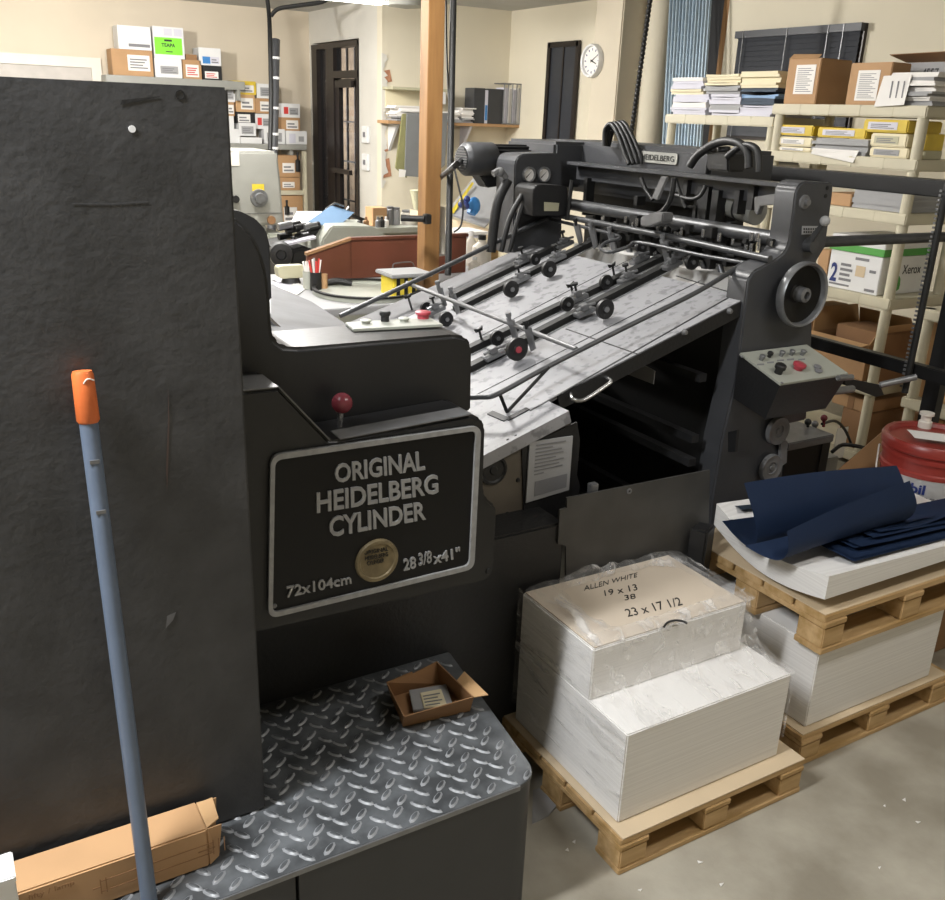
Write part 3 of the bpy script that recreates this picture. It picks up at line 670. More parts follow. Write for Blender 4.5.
mk('gripper_bar', G().box(X0+.13, X0+.16, 2.0, 3.15, za-.13, za-.10), m_cav, press)
for k in range(13):
    y_ = 2.07+k*.083; w_ = .012+.006*(k % 3)
    mk('gripper_leg', G().box(X0+.06, X0+.09, y_-w_, y_+w_, za-.15+.02*(k % 2), za+.01, .002), m_cav, press)
    mk('gripper_foot', G().cyl((X0+.06, y_, za-.16), (X0+.06, y_+.02, za-.13), .012, seg=10), m_rail if k % 3 == 0 else m_rubber, press)
mk('sheet_pile', G().box(2.30, 2.58, 2.15, 3.1, 1.10, 1.17), m_paper, press, 'white sheets waiting in the feeder')
# black lifting frame at the back of the feeder
mk('lift_frame', G().box(2.88, 2.98, 1.35, 3.0, 1.452, 1.505, .004), m_hood, press, 'black lifting frame of the feeder pile')
mk('lift_frame', G().box(2.88, 2.92, 1.55, 2.42, .855, .90, .003), m_hood, press)
mk('guide_rail', G().cyl((2.44, 1.99, 1.314), (3.9, 1.95, 1.312), .0175, seg=16), m_rod, press, 'round grey rail')
pp = P(930, 270, X=2.86); mk('guide_post', G().cyl((2.86, pp.y, .80), (2.86, pp.y, 1.5), .011, seg=10), m_cav, press)
g = G()
for i in range(46): g.box(2.845, 2.85, pp.y+.006, pp.y+.014, .82+i*.0145, .827+i*.0145)
mk('post_chain', g, m_rail, bpy.data.objects['guide_post'])
pp2 = P(940, 350, X=3.12); mk('guide_post', G().box(3.12, 3.16, pp2.y-.03, pp2.y+.03, 0, 1.40), m_hood, press)
mk('roller_stub', G().cyl(P(880, 385, X=2.75), P(916, 377, X=2.85), .011).cyl(P(866, 388, X=2.75), P(882, 385, X=2.75), .006), m_rail, press)
mk('roller_arm', G().prism(YP([(845, 378), (880, 385), (884, 395), (876, 397), (845, 385)], 1.9), (0, .012, 0)), m_cav, press)

# ================================================================== STEP
sz = .36
st = thing('operator_step', (.2, 1.5, 0), 'low black operator step topped with diamond plate in front of the press', 'step')
R0, Y0, Y1_ = .945, 1.255, 1.76
pl = rpoly([V((-.9, Y0, sz-.012)), V((R0, Y0, sz-.012)), V((1.005, Y1_, sz-.012)), V((-.9, Y1_, sz-.012))], [0, .06, .01, 0], 6)
g = G().prism(pl, (0, 0, .012), .002)
sp_ = .044; i = 0; y = Y0+.02
while y < Y1_-.01:
    j = 0; x = -.35 + (sp_/2 if i % 2 else 0)
    while x < R0+(y-Y0)*.1-.02:
        a = math.radians(38 if (i+j) % 2 else -52); u = V((math.cos(a), math.sin(a), 0)); n = V((-u.y, u.x, 0)); c = V((x, y, sz))
        r1 = [c+u*.0185*math.cos(t)+n*.0075*math.sin(t) for t in [k*math.pi/4 for k in range(8)]]
        r2 = [c+u*.0125*math.cos(t)+n*.004*math.sin(t)+V((0, 0, .0035)) for t in [k*math.pi/4 for k in range(8)]]
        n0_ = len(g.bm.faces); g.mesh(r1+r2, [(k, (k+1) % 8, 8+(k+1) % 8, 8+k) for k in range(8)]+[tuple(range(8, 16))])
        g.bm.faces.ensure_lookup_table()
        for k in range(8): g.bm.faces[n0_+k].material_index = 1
        x += sp_; j += 1
    y += sp_*.62; i += 1
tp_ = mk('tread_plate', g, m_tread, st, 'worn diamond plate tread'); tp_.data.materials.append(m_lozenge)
mk('side_board', G().prism(rpoly([V((.42, Y0+.004, 0)), V((R0-.004, Y0+.004, 0)), V((1.0, Y1_, 0)), V((.42, Y1_, 0))], [0, .05, 0, 0], 5), (0, 0, sz-.012)), m_stepside, st)
mk('side_board', G().box(-.9, .415, Y0+.01, Y1_, 0, sz-.014), m_stepside, st)
mk('edge_trim', G().box(-.9, R0-.05, Y0-.002, Y0+.002, sz-.012, sz-.001), m_rail, st)
# ================================================================== generic boxes
def frame_of(face, c, px, z0=None, z1=None):
    """face 'Y': front lies in plane Y=c looking to -Y; 'X': plane X=c looking to -X. px = left, top, right, bottom"""
    l, t_, r_, b_ = px; mx, my = (l+r_)/2, (t_+b_)/2
    if face == 'Y': a, b = P(l, my, Y=c).x, P(r_, my, Y=c).x; zt, zb = P(mx, t_, Y=c).z, P(mx, b_, Y=c).z
    else: a, b = P(r_, my, X=c).y, P(l, my, X=c).y; zt, zb = P(mx, t_, X=c).z, P(mx, b_, X=c).z
    return a, b, (zb if z0 is None else z0), (zt if z1 is None else z1)
def fquad(face, c, a, b, z0, z1, u0, v0, u1, v1, e=.0008):
    """rectangle on the front face, u left to right, v bottom to top (as seen)"""
    zz0, zz1 = z0+(z1-z0)*v0, z0+(z1-z0)*v1
    if face == 'Y': return [V((a+(b-a)*u, c-e, z)) for u, z in ((u0, zz0), (u1, zz0), (u1, zz1), (u0, zz1))]
    return [V((c-e, b-(b-a)*u, z)) for u, z in ((u0, zz0), (u1, zz0), (u1, zz1), (u0, zz1))]
FN = {'Y': V((0, -1, 0)), 'X': V((-1, 0, 0))}
def bx(name, label, cat, group, face, c, px, depth, m, z0=None, z1=None, lid=None, dec=(), bev=.003):
    """carton; dec = list of (part name, u0, v0, u1, v1, material, lines)"""
    a, b, z0, z1 = frame_of(face, c, px, z0, z1)
    if face == 'Y': x0, x1, y0, y1 = a, b, c, c+depth
    else: x0, x1, y0, y1 = c, c+depth, a, b
    o = mk(name, G().box(x0, x1, y0, y1, z0, z1, bev), m, None, label, cat, group)
    n = FN[face]
    if lid:
        h = (z1-z0)*lid; e = .004
        mk('lid', G().box(x0-e, x1+e, y0-e, y1+e, z1-h, z1+.002, .002), m, o)
    for d in dec:
        nm, u0, v0, u1, v1, mm = d[:6]; e = .005 if lid else .0
        q = fquad(face, c-e, a, b, z0, z1, u0, v0, u1, v1)
        L_ = mk(nm, G().prism(q, n*.0012), mm, o)
        if len(d) > 6 and d[6]:
            g = G(); k = d[6]
            for i in range(k):
                vv = .15+.7*i/k; w = .8-.3*((i*37) % 10)/10
                qq = [q[0]+(q[1]-q[0])*uu+(q[3]-q[0])*ww for uu, ww in ((.1, vv), (.1+w, vv), (.1+w, vv+.35/k), (.1, vv+.35/k))]
                g.prism([p+n*.0013 for p in qq], n*.0005)
            mk('printed_lines', g, d[7] if len(d) > 7 else m_greyink, L_)
    return o
def pile(name, label, cat, group, x0, x1, y0, y1, z0, layers, rnd=.012):
    """loose pile of sheets: layers = [(height, material)]"""
    t = thing(name, ((x0+x1)/2, (y0+y1)/2, z0), label, cat, group); z = z0
    sub = []
    for h, m in layers:
        k_ = max(1, round(h/.013)); sub += [(h/k_, m)]*k_
    for h, m in sub:
        d = [random.uniform(-rnd, rnd) for _ in range(4)]
        nx, ny = 6, 6; sag = random.uniform(.0, .009); ph = random.uniform(0, 6)
        g = G(); top = lambda u, v: z+h+sag*math.sin(ph+u*3)*math.sin(v*3)
        X = lambda u: x0+d[0]+(x1-x0+d[1]-d[0])*u; Y = lambda v: y0+d[2]+(y1-y0+d[3]-d[2])*v
        vs = []; fs = []
        for k in (0, 1):
            for i in range(nx+1):
                for j in range(ny+1):
                    u, v = i/nx, j/ny; vs.append(V((X(u), Y(v), z if k == 0 else top(u, v))))
        id_ = lambda k, i, j: k*(nx+1)*(ny+1)+i*(ny+1)+j
        for i in range(nx):
            for j in range(ny):
                fs.append((id_(1,i,j), id_(1,i+1,j), id_(1,i+1,j+1), id_(1,i,j+1))); fs.append((id_(0,i,j), id_(0,i,j+1), id_(0,i+1,j+1), id_(0,i+1,j)))
        for i in range(nx):
            fs.append((id_(0,i,0), id_(0,i+1,0), id_(1,i+1,0), id_(1,i,0))); fs.append((id_(0,i+1,ny), id_(0,i,ny), id_(1,i,ny), id_(1,i+1,ny)))
        for j in range(ny):
            fs.append((id_(0,0,j+1), id_(0,0,j), id_(1,0,j), id_(1,0,j+1))); fs.append((id_(0,nx,j), id_(0,nx,j+1), id_(1,nx,j+1), id_(1,nx,j)))
        g.mesh(vs, fs); mk('paper_layer', g, m, t, ang=30); z += h
    return t
# ================================================================== POLE, LONG BOX, SMALL BOX on the step
b_ = V((.168, 1.30, sz)); tp = P(82, 371, Y=YP_-.02)
dr = (b_-tp)
pts = [tp+dr*.0, tp+dr*.09]
po = mk('broom_handle', G().tube([tp+dr*.07, b_], .0135, 16), m_pole, None, 'blue grey metal broom handle with orange tip leaning on the black side panel', 'broom handle')
mk('grip_tip', G().tube([tp, tp+dr*.006, tp+dr*.080, tp+dr*.084], [.0135, .0155, .0165, .014], 18), m_orange, po, 'orange plastic end cap')
mk('hanging_hook', G().tube(smooth([tp+V((-.002, -.0165, -.015)), tp+V((.004, -.018, -.008)), tp+V((.013, -.014, -.012))], 4), .0012, 6), m_trimw, po)
g = G()
for k in (.145, .23): c = tp+dr*k; g.box(c.x-.007, c.x+.007, c.y-.0145, c.y-.013, c.z-.003, c.z+.003)
mk('lock_slot', g, m_edge, po)
# long carton lying against the panel
lb = thing('long_carton', (-.2, 1.38, sz), 'long flat brown cardboard tube carton lying on the step against the side panel', 'box')
q0 = V((.355, 1.352, sz)); bx1 = P(228, 835, Z=sz)
xr = P(222, 820, Y=1.35).x
mk('carton_body', G().box(-.75, xr-.03, 1.335, 1.415, sz+.002, sz+.085, .003), m_card, lb)
e0 = xr-.03
mk('end_flap', G().sheet([V((e0, 1.338, sz+.004)), V((e0+.018, 1.345, sz+.01)), V((e0+.026, 1.343, sz+.08)), V((e0, 1.338, sz+.084))], .002), m_card, lb)
g = G().sheet([V((e0, 1.412, sz+.004)), V((e0+.03, 1.408, sz+.006)), V((e0+.036, 1.41, sz+.083)), V((e0, 1.412, sz+.084))], .002)
mk('end_flap', g, m_card, lb)
mk('end_flap', G().sheet([V((e0, 1.34, sz+.084)), V((e0, 1.41, sz+.084)), V((e0+.028, 1.405, sz+.09)), V((e0+.024, 1.35, sz+.088))], .002), m_card3, lb)
mk('end_opening', G().box(e0-.001, e0+.001, 1.343, 1.407, sz+.012, sz+.075), m_card2, lb)
g = G(); yy = 1.3345
for z in (.030, .052): g.prism([V((.10, yy, sz+z)), V((.29, yy, sz+z)), V((.29, yy, sz+z+.0018)), V((.10, yy, sz+z+.0018))], (0, -.0006, 0))
for x in (.098, .107, .288, .298, .308): g.prism([V((x, yy, sz+.026)), V((x+.0018, yy, sz+.026)), V((x+.0018, yy, sz+.058)), V((x, yy, sz+.058))], (0, -.0006, 0))
for x, w in ((.086, .012), (.262, .03)): g.prism([V((x, yy, sz+.040)), V((x+w, yy, sz+.040)), V((x+w, yy, sz+.0425)), V((x, yy, sz+.0425))], (0, -.0006, 0))
mk('tube_drawing', g, m_card2, lb)
g = G(); put_text(g, 'fifty / lamp', [V((-.01, yy, sz+.062)), V((.06, yy, sz+.062)), V((.06, yy, sz+.076)), V((-.01, yy, sz+.076))], (0, -.0006, 0))
for z, w in ((.048, .03), (.036, .035), (.024, .04)): g.prism([V((-.01, yy, sz+z)), V((-.01+w, yy, sz+z)), V((-.01+w, yy, sz+z+.004)), V((-.01, yy, sz+z+.004))], (0, -.0006, 0))
mk('pencil_lettering', g, m_card2, lb)
a = P(15, 880, Y=1.28)
wb = mk('white_box', G().box(a.x-.14, a.x, 1.27, 1.325, sz, P(10, 873, Y=1.28).z, .003), m_white, None, 'white box at the lower left corner in front of the long carton', 'box')
mk('lid', G().box(a.x-.142, a.x+.002, 1.268, 1.327, P(10, 873, Y=1.28).z-.012, P(10, 873, Y=1.28).z+.001, .002), m_white, wb)
# open small carton on the step with packets
f = [P(x, y, Z=sz+.001) for x, y in ((403, 727), (470, 711), (440, 683), (391, 697))]
tq = [P(x, y, Z=sz+.055) for x, y in ((404, 717), (474, 697), (437, 661), (386, 682))]
cen = sum(f, V())/4
ob = thing('open_carton', cen, 'small open brown cardboard box with torn flap on the diamond plate step', 'box')
mk('carton_base', G().prism(f, (0, 0, .003)), m_card2, ob)
for i in range(4):
    j = (i+1) % 4; n = (f[j]-f[i]).cross(V((0, 0, 1))).normalized()*-.003
    h = tq[:]
    if i == 2: m1 = tq[2]+(tq[3]-tq[2])*.5; poly = [f[2], f[3], tq[3], m1+V((0, 0, .0)), m1-V((0, 0, .006)), tq[2]]
    else: poly = [f[i], f[j], tq[j], tq[i]]
    mk('carton_wall', G().prism(poly, n), m_card2, ob)  # darker cardboard puts the shadow on this box into its colour
mk('side_flap', G().sheet([tq[1], tq[1]+(tq[2]-tq[1])*.45, tq[1]+(tq[2]-tq[1])*.5+V((.025, .0, .012)), tq[1]+V((.03, -.012, .004))], .002), m_card3, ob)
pk = [((409, 692), (446, 686), (453, 707), (413, 712), .012, m_stone, 'grey printed packet lying in the small open carton'),
      ((420, 694), (441, 690), (447, 706), (424, 709), .017, m_creamp, 'pale label sheet on top of the packet in the small open carton'),
      ((413, 712), (428, 707), (430, 714), (416, 718), .008, m_rubber, 'black clip lying at the front of the small open carton'),
      ((438, 706), (450, 702), (451, 711), (440, 713), .010, m_paper, 'white crumpled scrap at the right in the small open carton')]
for i, (a, b, c, d, h, m, l) in enumerate(pk):
    o = mk(['packet', 'label_sheet', 'binder_clip', 'paper_scrap'][i], G().prism([P(*q, Z=sz+h) for q in (a, b, c, d)], (0, 0, .004 if i else .006), .001), m, None, l, ['packet', 'label', 'clip', 'scrap'][i])
    if i == 1:
        g = G(); Q = [P(*q, Z=sz+h+.0042) for q in (a, b, c, d)]
        for k in range(4):
            v = .15+k*.2; A = Q[0]+(Q[3]-Q[0])*v; B = Q[1]+(Q[2]-Q[1])*v; dv = (Q[3]-Q[0])*.07
            g.prism([A+(B-A)*.1, A+(B-A)*(.9-.15*(k % 2)), A+(B-A)*(.9-.15*(k % 2))+dv, A+(B-A)*.1+dv], (0, 0, .0004))
        mk('printed_lines', g, m_greyink, o)
# ================================================================== PALLETS
def pallet(label, x0, x1, y0, y1, z0, h, nb=5):
    t = thing('wooden_pallet', ((x0+x1)/2, (y0+y1)/2, z0), label, 'pallet', 'wooden pallets')
    bt, dt, sr = h*.16, h*.17, h*.15; bh = h-bt-dt-sr
    bw = .085; xs = [(x0, x0+bw), ((x0+x1)/2-bw/2, (x0+x1)/2+bw/2), (x1-bw, x1)]; ys = [(y0, y0+.09), ((y0+y1)/2-.045, (y0+y1)/2+.045), (y1-.09, y1)]
    for a, b in ys: mk('bottom_board', G().box(x0, x1, a, b, z0, z0+bt, .002), m_wood, t)
    for (a, b) in xs:
        for (c, d) in ys: mk('block', G().box(a+.002, b-.002, c+.002, d-.002, z0+bt, z0+bt+bh, .003), m_wood, t)
        mk('stringer', G().box(a, b, y0, y1, z0+bt+bh, z0+bt+bh+sr, .002), m_wood, t)
    w = (y1-y0)/nb
    for k in range(nb): mk('deck_board', G().box(x0, x1, y0+w*k+.004, y0+w*(k+1)-.004, z0+h-dt, z0+h, .002), m_wood, t)
    return t
pallet('wooden pallet on the floor under the plastic wrapped paper stack', 1.18, 1.79, 1.24, 1.80, 0, .10)
pallet('wooden pallet on the floor under the white paper stack by the wrapped one', 1.86, 2.52, 1.31, 1.95, 0, .10)
mk('kraft_sheet', G().box(1.185, 1.79, 1.243, 1.79, .1005, .1035), m_kraft, None, 'thin kraft board between the wrapped stack and its pallet', 'board')
mk('kraft_sheet', G().box(1.865, 2.50, 1.315, 1.93, .1005, .1035), m_kraft, None, 'thin kraft board under the white paper stack without plastic', 'board')
# ---- wrapped stack
ws = thing('wrapped_paper_stack', (1.47, 1.5, .104), 'stepped stack of white paper sheets wrapped in clear stretch film on a pallet', 'paper stack')
zl, zu = .352, .492
mk('lower_ream', G().box(1.205, 1.735, 1.288, 1.735, .104, zl, .003), m_stack, ws, 'wide lower block of white sheets')
mk('upper_ream', G().box(1.205, 1.70, 1.432, 1.735, zl, zu, .003), m_stack, ws, 'narrower upper block of sheets')
hexp = [P(x, y, Z=zu+.004) for x, y in ((584, 592), (607, 573), (640, 565), (693, 590), (694, 606), (672, 629), (630, 634), (592, 622))]
cv = mk('cover_board', G().box(1.21, 1.695, 1.437, 1.73, zu+.0005, zu+.004), m_chip, ws, 'tan cover board with handwritten sizes')
g = G()
for s_, q in (('ALLEN WHITE', ((584, 591), (637, 577), (637.5, 572.5), (584, 586))), ('19 x 13', ((605, 596), (638, 590), (636, 584), (604, 590.5))), ('38', ((625, 600.5), (636, 598.5), (635, 593.5), (624, 595.5))), ('23 x 17 1/2', ((628, 617), (683, 605), (679, 597), (624, 609.5)))):
    mk('handwriting', put_text(G(), s_, [P(x, y, Z=zu+.0045) for x, y in q], (0, 0, .0006)), m_ink, cv)
mk('twine', G().tube(smooth([P(664, 627, Z=zu+.012), P(667, 623, Z=zu+.014), P(674, 620.5, Z=zu+.016), P(682, 621, Z=zu+.014), P(687, 623.5, Z=zu+.012)], 4), .0028, 8), m_rubber, ws)
def wr(u): return (math.sin(u*17.3)+math.sin(u*31.7+1)+math.sin(u*53.1+2))*.33
def wrap_shell():
    g = G(); random.seed(21)
    x0, x1, y0, ym, y1, za = 1.199, 1.742, 1.283, 1.425, 1.741, .16
    # profile going up the front, over the shelf, up, over the top to the opening
    prof = [(1.281, .36), (1.30, .364), (1.35, .366), (1.40, .378), (1.418, .41), (1.424, .45), (1.43, .49), (1.445, .505), (1.468, .508)]
    N_ = 46
    def f(u, v):
        k = v*(len(prof)-1); i = min(int(k), len(prof)-2); t = k-i
        y = prof[i][0]+(prof[i+1][0]-prof[i][0])*t; z = prof[i][1]+(prof[i+1][1]-prof[i][1])*t
        n = wr(u*1.3+v*.7)*wr(u*.6-v*1.9+3); xe = x1 if v < .35 else x1-.03*min(1, (v-.35)*4)
        return V((x0-.001+(xe-x0+.002)*u, y-abs(n)*.016*(.3+v), z+abs(n)*.018*(.35+v)))
    g.grid(f, N_, 26)
    def side(u, v):   # left face, slack sheet
        n = wr(u*1.7+v)*wr(v*1.1-u+1); yb = 1.283; ztop = .36+.148*max(0, min(1, (u-.27)*14))
        return V((x0-.001-abs(n)*.008, yb+(1.743-yb)*u, za+(ztop-za)*v))
    g.grid(side, 34, 12)
    def rs(u, v):
        n = wr(u*1.7+v+4)*wr(v*1.1-u+1); ztop = .36+.14*max(0, min(1, (u-.27)*14))
        return V((x1-.002+abs(n)*.006-.032*max(0, min(1, (v-.6)*4))*(1 if u > .3 else 0), 1.283+(1.743-1.283)*u, za+(ztop-za)*v))
    g.grid(rs, 34, 12)
    # crumpled rim around the open window on the top
    cx, cy = (1.205+1.70)/2+.02, 1.585
    def top(u, v):
        a = 2*math.pi*u; ca, sa = math.cos(a), math.sin(a)
        ro = 1/max(abs(ca)/.262, abs(sa)/.158); ri = 1/((abs(ca)/.19)**4+(abs(sa)/.112)**4)**.25*(1+.08*wr(u*2))
        r_ = ri+(ro-ri)*v; n = wr(u*3.1+v*1.3)*wr(u*1.7-v*2.1+2)
        zz = zu+.007+.022*math.sin(math.pi*v**.8)*(1+1.0*(sa > .3))*(.35+.6*abs(wr(u*.9)))+abs(n)*.007*(v < .97)
        return V((cx+ca*r_, cy+sa*r_, zz))
    g.grid(top, 110, 12)
    return g
mk('stretch_film', wrap_shell(), m_wrap, ws, 'crinkled clear plastic film', ang=60)
# ---- second stack
pm = mk('paper_stack', G().box(1.895, 2.44, 1.335, 1.80, .104, .352, .003), m_stack, None, 'plain white block of paper sheets between two pallets', 'paper stack')
pallet('wooden pallet lying on top of the white paper block, carrying curved sheets', 1.868, 2.60, 1.312, 1.86, .353, .115)
def cur(z0, z1):
    g = G(); nx, ny = 14, 14; vs = []; fs = []
    def zz(u, v, z): return z-.035*math.sin(math.pi*min(1, v*1.0))*(1-u)**1.5*(1 if True else 0)+.025*(v**3)*(1-u)
    for k, z in ((0, z0), (1, z1)):
        for i in range(nx+1):
            for j in range(ny+1):
                u, v = i/nx, j/ny; vs.append(V((1.862+.76*u+.03*v, 1.325+.435*v, zz(u, v, z)-.028*u*k)))
    I = lambda k, i, j: k*(nx+1)*(ny+1)+i*(ny+1)+j
    for i in range(nx):
        for j in range(ny): fs += [(I(1,i,j), I(1,i+1,j), I(1,i+1,j+1), I(1,i,j+1)), (I(0,i,j), I(0,i,j+1), I(0,i+1,j+1), I(0,i+1,j))]
        fs += [(I(0,i,0), I(0,i+1,0), I(1,i+1,0), I(1,i,0)), (I(0,i+1,ny), I(0,i,ny), I(1,i,ny), I(1,i+1,ny))]
    for j in range(ny): fs += [(I(0,0,j+1), I(0,0,j), I(1,0,j), I(1,0,j+1)), (I(0,nx,j), I(0,nx,j+1), I(1,nx,j+1), I(1,nx,j))]
    return g.mesh(vs, fs)
mk('paper_stack', cur(.515, .582), m_stack, None, 'sagging white paper stack on the upper pallet under the navy sheets', 'paper stack', ang=35)
mk('kraft_sheet', G().box(1.87, 2.60, 1.32, 1.85, .4685, .4705), m_kraft, None, 'thin kraft board on the upper pallet under the sagging paper', 'board')
bg = thing('plastic_bag', (1.9, 1.55, .47), 'black plastic bag bulging between the upper pallet and the sagging sheets', 'bag')
mk('bag_body', G().ball((1.98, 1.58, .435), .1, (1.0, 1.5, .42)), m_rubber, bg)
# flat navy sheets
def bzf(x0, x1, y0, y1, z, ph, amp):
    g = G()
    def f(u, v): return V((x0+(x1-x0)*u, y0+(y1-y0)*v, z+amp*math.sin(ph+u*4.5)*(1-v)+amp*.6*math.sin(ph*2+u*9)*(1-v)**2-.022*u))
    g.grid(f, 22, 8, .0016); return g
random.seed(4)
for k in range(9):
    mk('navy_sheet', bzf(2.0+k*.015+random.uniform(-.03, .03), 2.60, 1.345+random.uniform(0, .035)+k*.006, 1.50, .586+k*.0040, random.uniform(0, 6), .0012+.0005*k), m_blue, None,
       'flat navy blue sheet in the wavy pile on the sagging paper stack', 'sheet', 'flat navy sheets on the sagging stack')
def loft(prL, prR, ex=0):
    a, b = smooth(prL, 6), smooth(prR, 6); g = G()
    def f(u, v):
        k = v*(len(a)-1); i = min(int(k), len(a)-2); t = k-i
        p = a[i]+(a[i+1]-a[i])*t; q = b[i]+(b[i+1]-b[i])*t
        return p+(q-p)*(u*(1+ex))+V((0, 0, .006*math.sin(u*math.pi*1.3)*v))
    return g.grid(f, 16, 36, .0018)
def yl(l): return [P(x, y, Y=yy) for x, y, yy in l]
mk('navy_sheet', loft(yl([(722, 521, 1.66), (735, 536, 1.60), (749, 547, 1.55), (757, 540, 1.53), (754, 517, 1.54), (744, 483, 1.58)]),
                      yl([(880, 500, 1.66), (890, 506, 1.60), (901, 506, 1.55), (906, 496, 1.53), (904, 481, 1.54), (897, 464, 1.58)])), m_blue, None,
   'tall navy sheet curling up at the back of the sagging paper stack', 'sheet')
mk('navy_sheet', loft(yl([(745, 546, 1.52), (765, 557, 1.47), (780, 560, 1.435), (788, 551, 1.42), (787, 531, 1.43)]),
                      yl([(880, 514, 1.52), (898, 520, 1.46), (911, 516, 1.41), (917, 502, 1.395), (910, 479, 1.405)])), m_blue, None,
   'navy sheet rolled up in front of the tall curl beside the red bucket', 'sheet')
mk('navy_sheet', loft(yl([(722, 505, 1.80), (735, 506, 1.74), (742, 510, 1.70)]), yl([(800, 498, 1.80), (815, 500, 1.74), (820, 504, 1.70)])), m_dpaper, None, 'slate blue sheet end poking out behind the tall navy curl', 'sheet')
mk('navy_sheet', loft(yl([(720, 515, 1.74), (734, 522, 1.68), (745, 535, 1.63)]), yl([(800, 510, 1.74), (815, 515, 1.68), (820, 524, 1.63)])), m_blue, None, 'navy sheet corner flaring to the left under the tall curl', 'sheet')
# ================================================================== BUCKET + box under it
cb_ = P(936, 436, t=3.05); zt_ = cb_.z; br = .158
mk('carton', G().box(2.62, 3.15, 1.5, 2.1, 0, zt_-.37, .006), m_card2, None, 'closed brown carton on the floor carrying the red bucket', 'box')
bk = thing('bucket', (cb_.x, cb_.y, zt_-.37), 'dark red plastic oil bucket with white label beside the navy sheets', 'bucket')
cz = V((cb_.x, cb_.y, zt_-.37))
mk('bucket_body', G().lathe([(0, 0), (br*.86, 0), (br*.9, .01), (br*.955, .26), (br*1.0, .262), (br*1.0, .275), (br*.965, .28), (br*.97, .31), (br*1.01, .312), (br*1.01, .325), (br*.97, .33), (br*.97, .345)], cz, (0, 0, 1), 48), m_bucket, bk)
mk('bucket_lid', G().lathe([(br*1.0, .335), (br*1.04, .338), (br*1.05, .36), (br*1.0, .372), (br*.92, .37), (br*.88, .358), (0, .356)], cz, (0, 0, 1), 48), m_bucket, bk)
sc_ = P(925, 424, Z=zt_)
mk('spout_cap', G().lathe([(.022, -.012), (.022, .01), (.017, .014), (.017, .03), (.024, .033), (.024, .042), (.010, .045), (0, .04)], sc_, (0, 0, 1), 20), m_trimw, bk, 'white pour spout')
va = math.atan2(-cb_.y, -cb_.x)
def cw(u, w, h0, h1, a0, a1, r): a = a0+(a1-a0)*u; z = h0+(h1-h0)*w; rr = r*(1+.0*z); return cz+V((math.cos(a)*rr, math.sin(a)*rr, z))
g = G(); g.grid(lambda u, v: cw(u, v, .08, .268, va-.95, va+.6, br*(.925+.05*v)+.002), 20, 4, .001); lbq = mk('bucket_label', g, m_white, bk, 'white label')
g = G()
put_text(g, 'bil', [V()]*4, bold=.03, warp=lambda u, w: cw(u, w, .212, .246, va-.26, va+.02, br*.978+.004)); mk('label_lettering', g, m_navy, lbq)
g = G(); put_text(g, 'o', [V()]*4, bold=.03, warp=lambda u, w: cw(u, w, .212, .236, va-.40, va-.275, br*.978+.004)); mk('label_lettering', g, m_redl, lbq)
g = G(); put_text(g, 'M', [V()]*4, bold=.03, warp=lambda u, w: cw(u, w, .212, .246, va-.66, va-.43, br*.978+.004)); mk('label_lettering', g, m_navy, lbq)
g = G()
for k in range(4):
    for j in range(7): g.grid(lambda u, v: cw(u, v, .196-k*.018, .205-k*.018, va-.42+j*.14, va-.42+j*.14+.09, br*.965+.0045), 3, 1)
mk('label_print', g, m_greyink, lbq)
hpts = [cz+V((math.cos(a)*br*1.04, math.sin(a)*br*1.04, z)) for a, z in ((va-1.62, .305), (va-1.5, .30), (va-1.25, .22), (va-1.0, .13), (va-.7, .06))]
mk('bail_handle', G().tube(smooth(hpts, 3), .003, 6), m_trimw, bk)
a = cz+V((0, 0, .3745))
dx = V((math.cos(va+1.57), math.sin(va+1.57), 0)); dy = V((-math.cos(va), -math.sin(va), 0))
mk('paper_sheet', G().sheet([a+dx*-.06-dy*.08, a+dx*.13-dy*.05, a+dx*.10+dy*.03, a+dx*-.09+dy*.0], .0015), m_paper, None, 'white paper lying on the lid of the red bucket', 'paper')
# leaning carton flap left of the bucket
fl = [P(*q, t=3.5) for q in ((838, 470), (895, 421), (905, 440), (905, 500), (838, 500))]
lc = mk('cardboard_panel', G().sheet(fl, .006), m_card, None, 'brown cardboard panel with slanted top leaning behind the red bucket', 'cardboard')
# ================================================================== small dark machine behind the tower
mc = thing('small_pump_unit', (2.75, 2.35, 0), 'small dark machine with grey top and red levers standing behind the feeder tower', 'machine')
x0_ = P(787, 450, Y=2.2).x; x1_ = P(829, 450, Y=2.2).x; zt2 = P(815, 440, Y=2.2).z
mk('cabinet', G().box(x0_, x1_-.04, 2.2, 2.55, 0, zt2-.02), m_cav, mc)
mk('top_plate', G().box(x0_-.01, x1_+.005, 2.19, 2.56, zt2-.02, zt2+.012, .004), m_edge, mc)
mk('corner_post', G().box(x1_-.05, x1_-.005, 2.195, 2.24, 0, zt2-.02), m_dark, mc)
for x, y, m in ((808, 422, m_rubber), (824, 418, m_redl), (815, 424, m_rail)):
    p = P(x, y+6, Y=2.3); mk('lever', G().cyl((p.x, 2.3, zt2), P(x, y, Y=2.3), .006).ball(P(x, y, Y=2.3), .014), m if m != m_redl else m_knob, mc)
mk('hose', G().tube(smooth([P(822, 424, Y=2.3), P(835, 421, Y=2.35), P(845, 430, Y=2.4), P(852, 446, Y=2.4)], 5), .006), m_rubber, mc)
mk('hose', G().tube(smooth([P(832, 452, Y=2.25), P(842, 445, Y=2.25), P(856, 446, Y=2.2), P(868, 449, Y=2.2)], 5), .008), m_rubber, mc)
mk('base_box', G().box(x1_, x1_+.14, 2.25, 2.5, 0, zt2-.12, .005), m_greym, mc)
bx('sheet_of_notes', 'white paper sheet standing behind the small dark machine', 'paper', None, 'Y', 2.75, (835, 428, 846, 458), .004, m_paper)
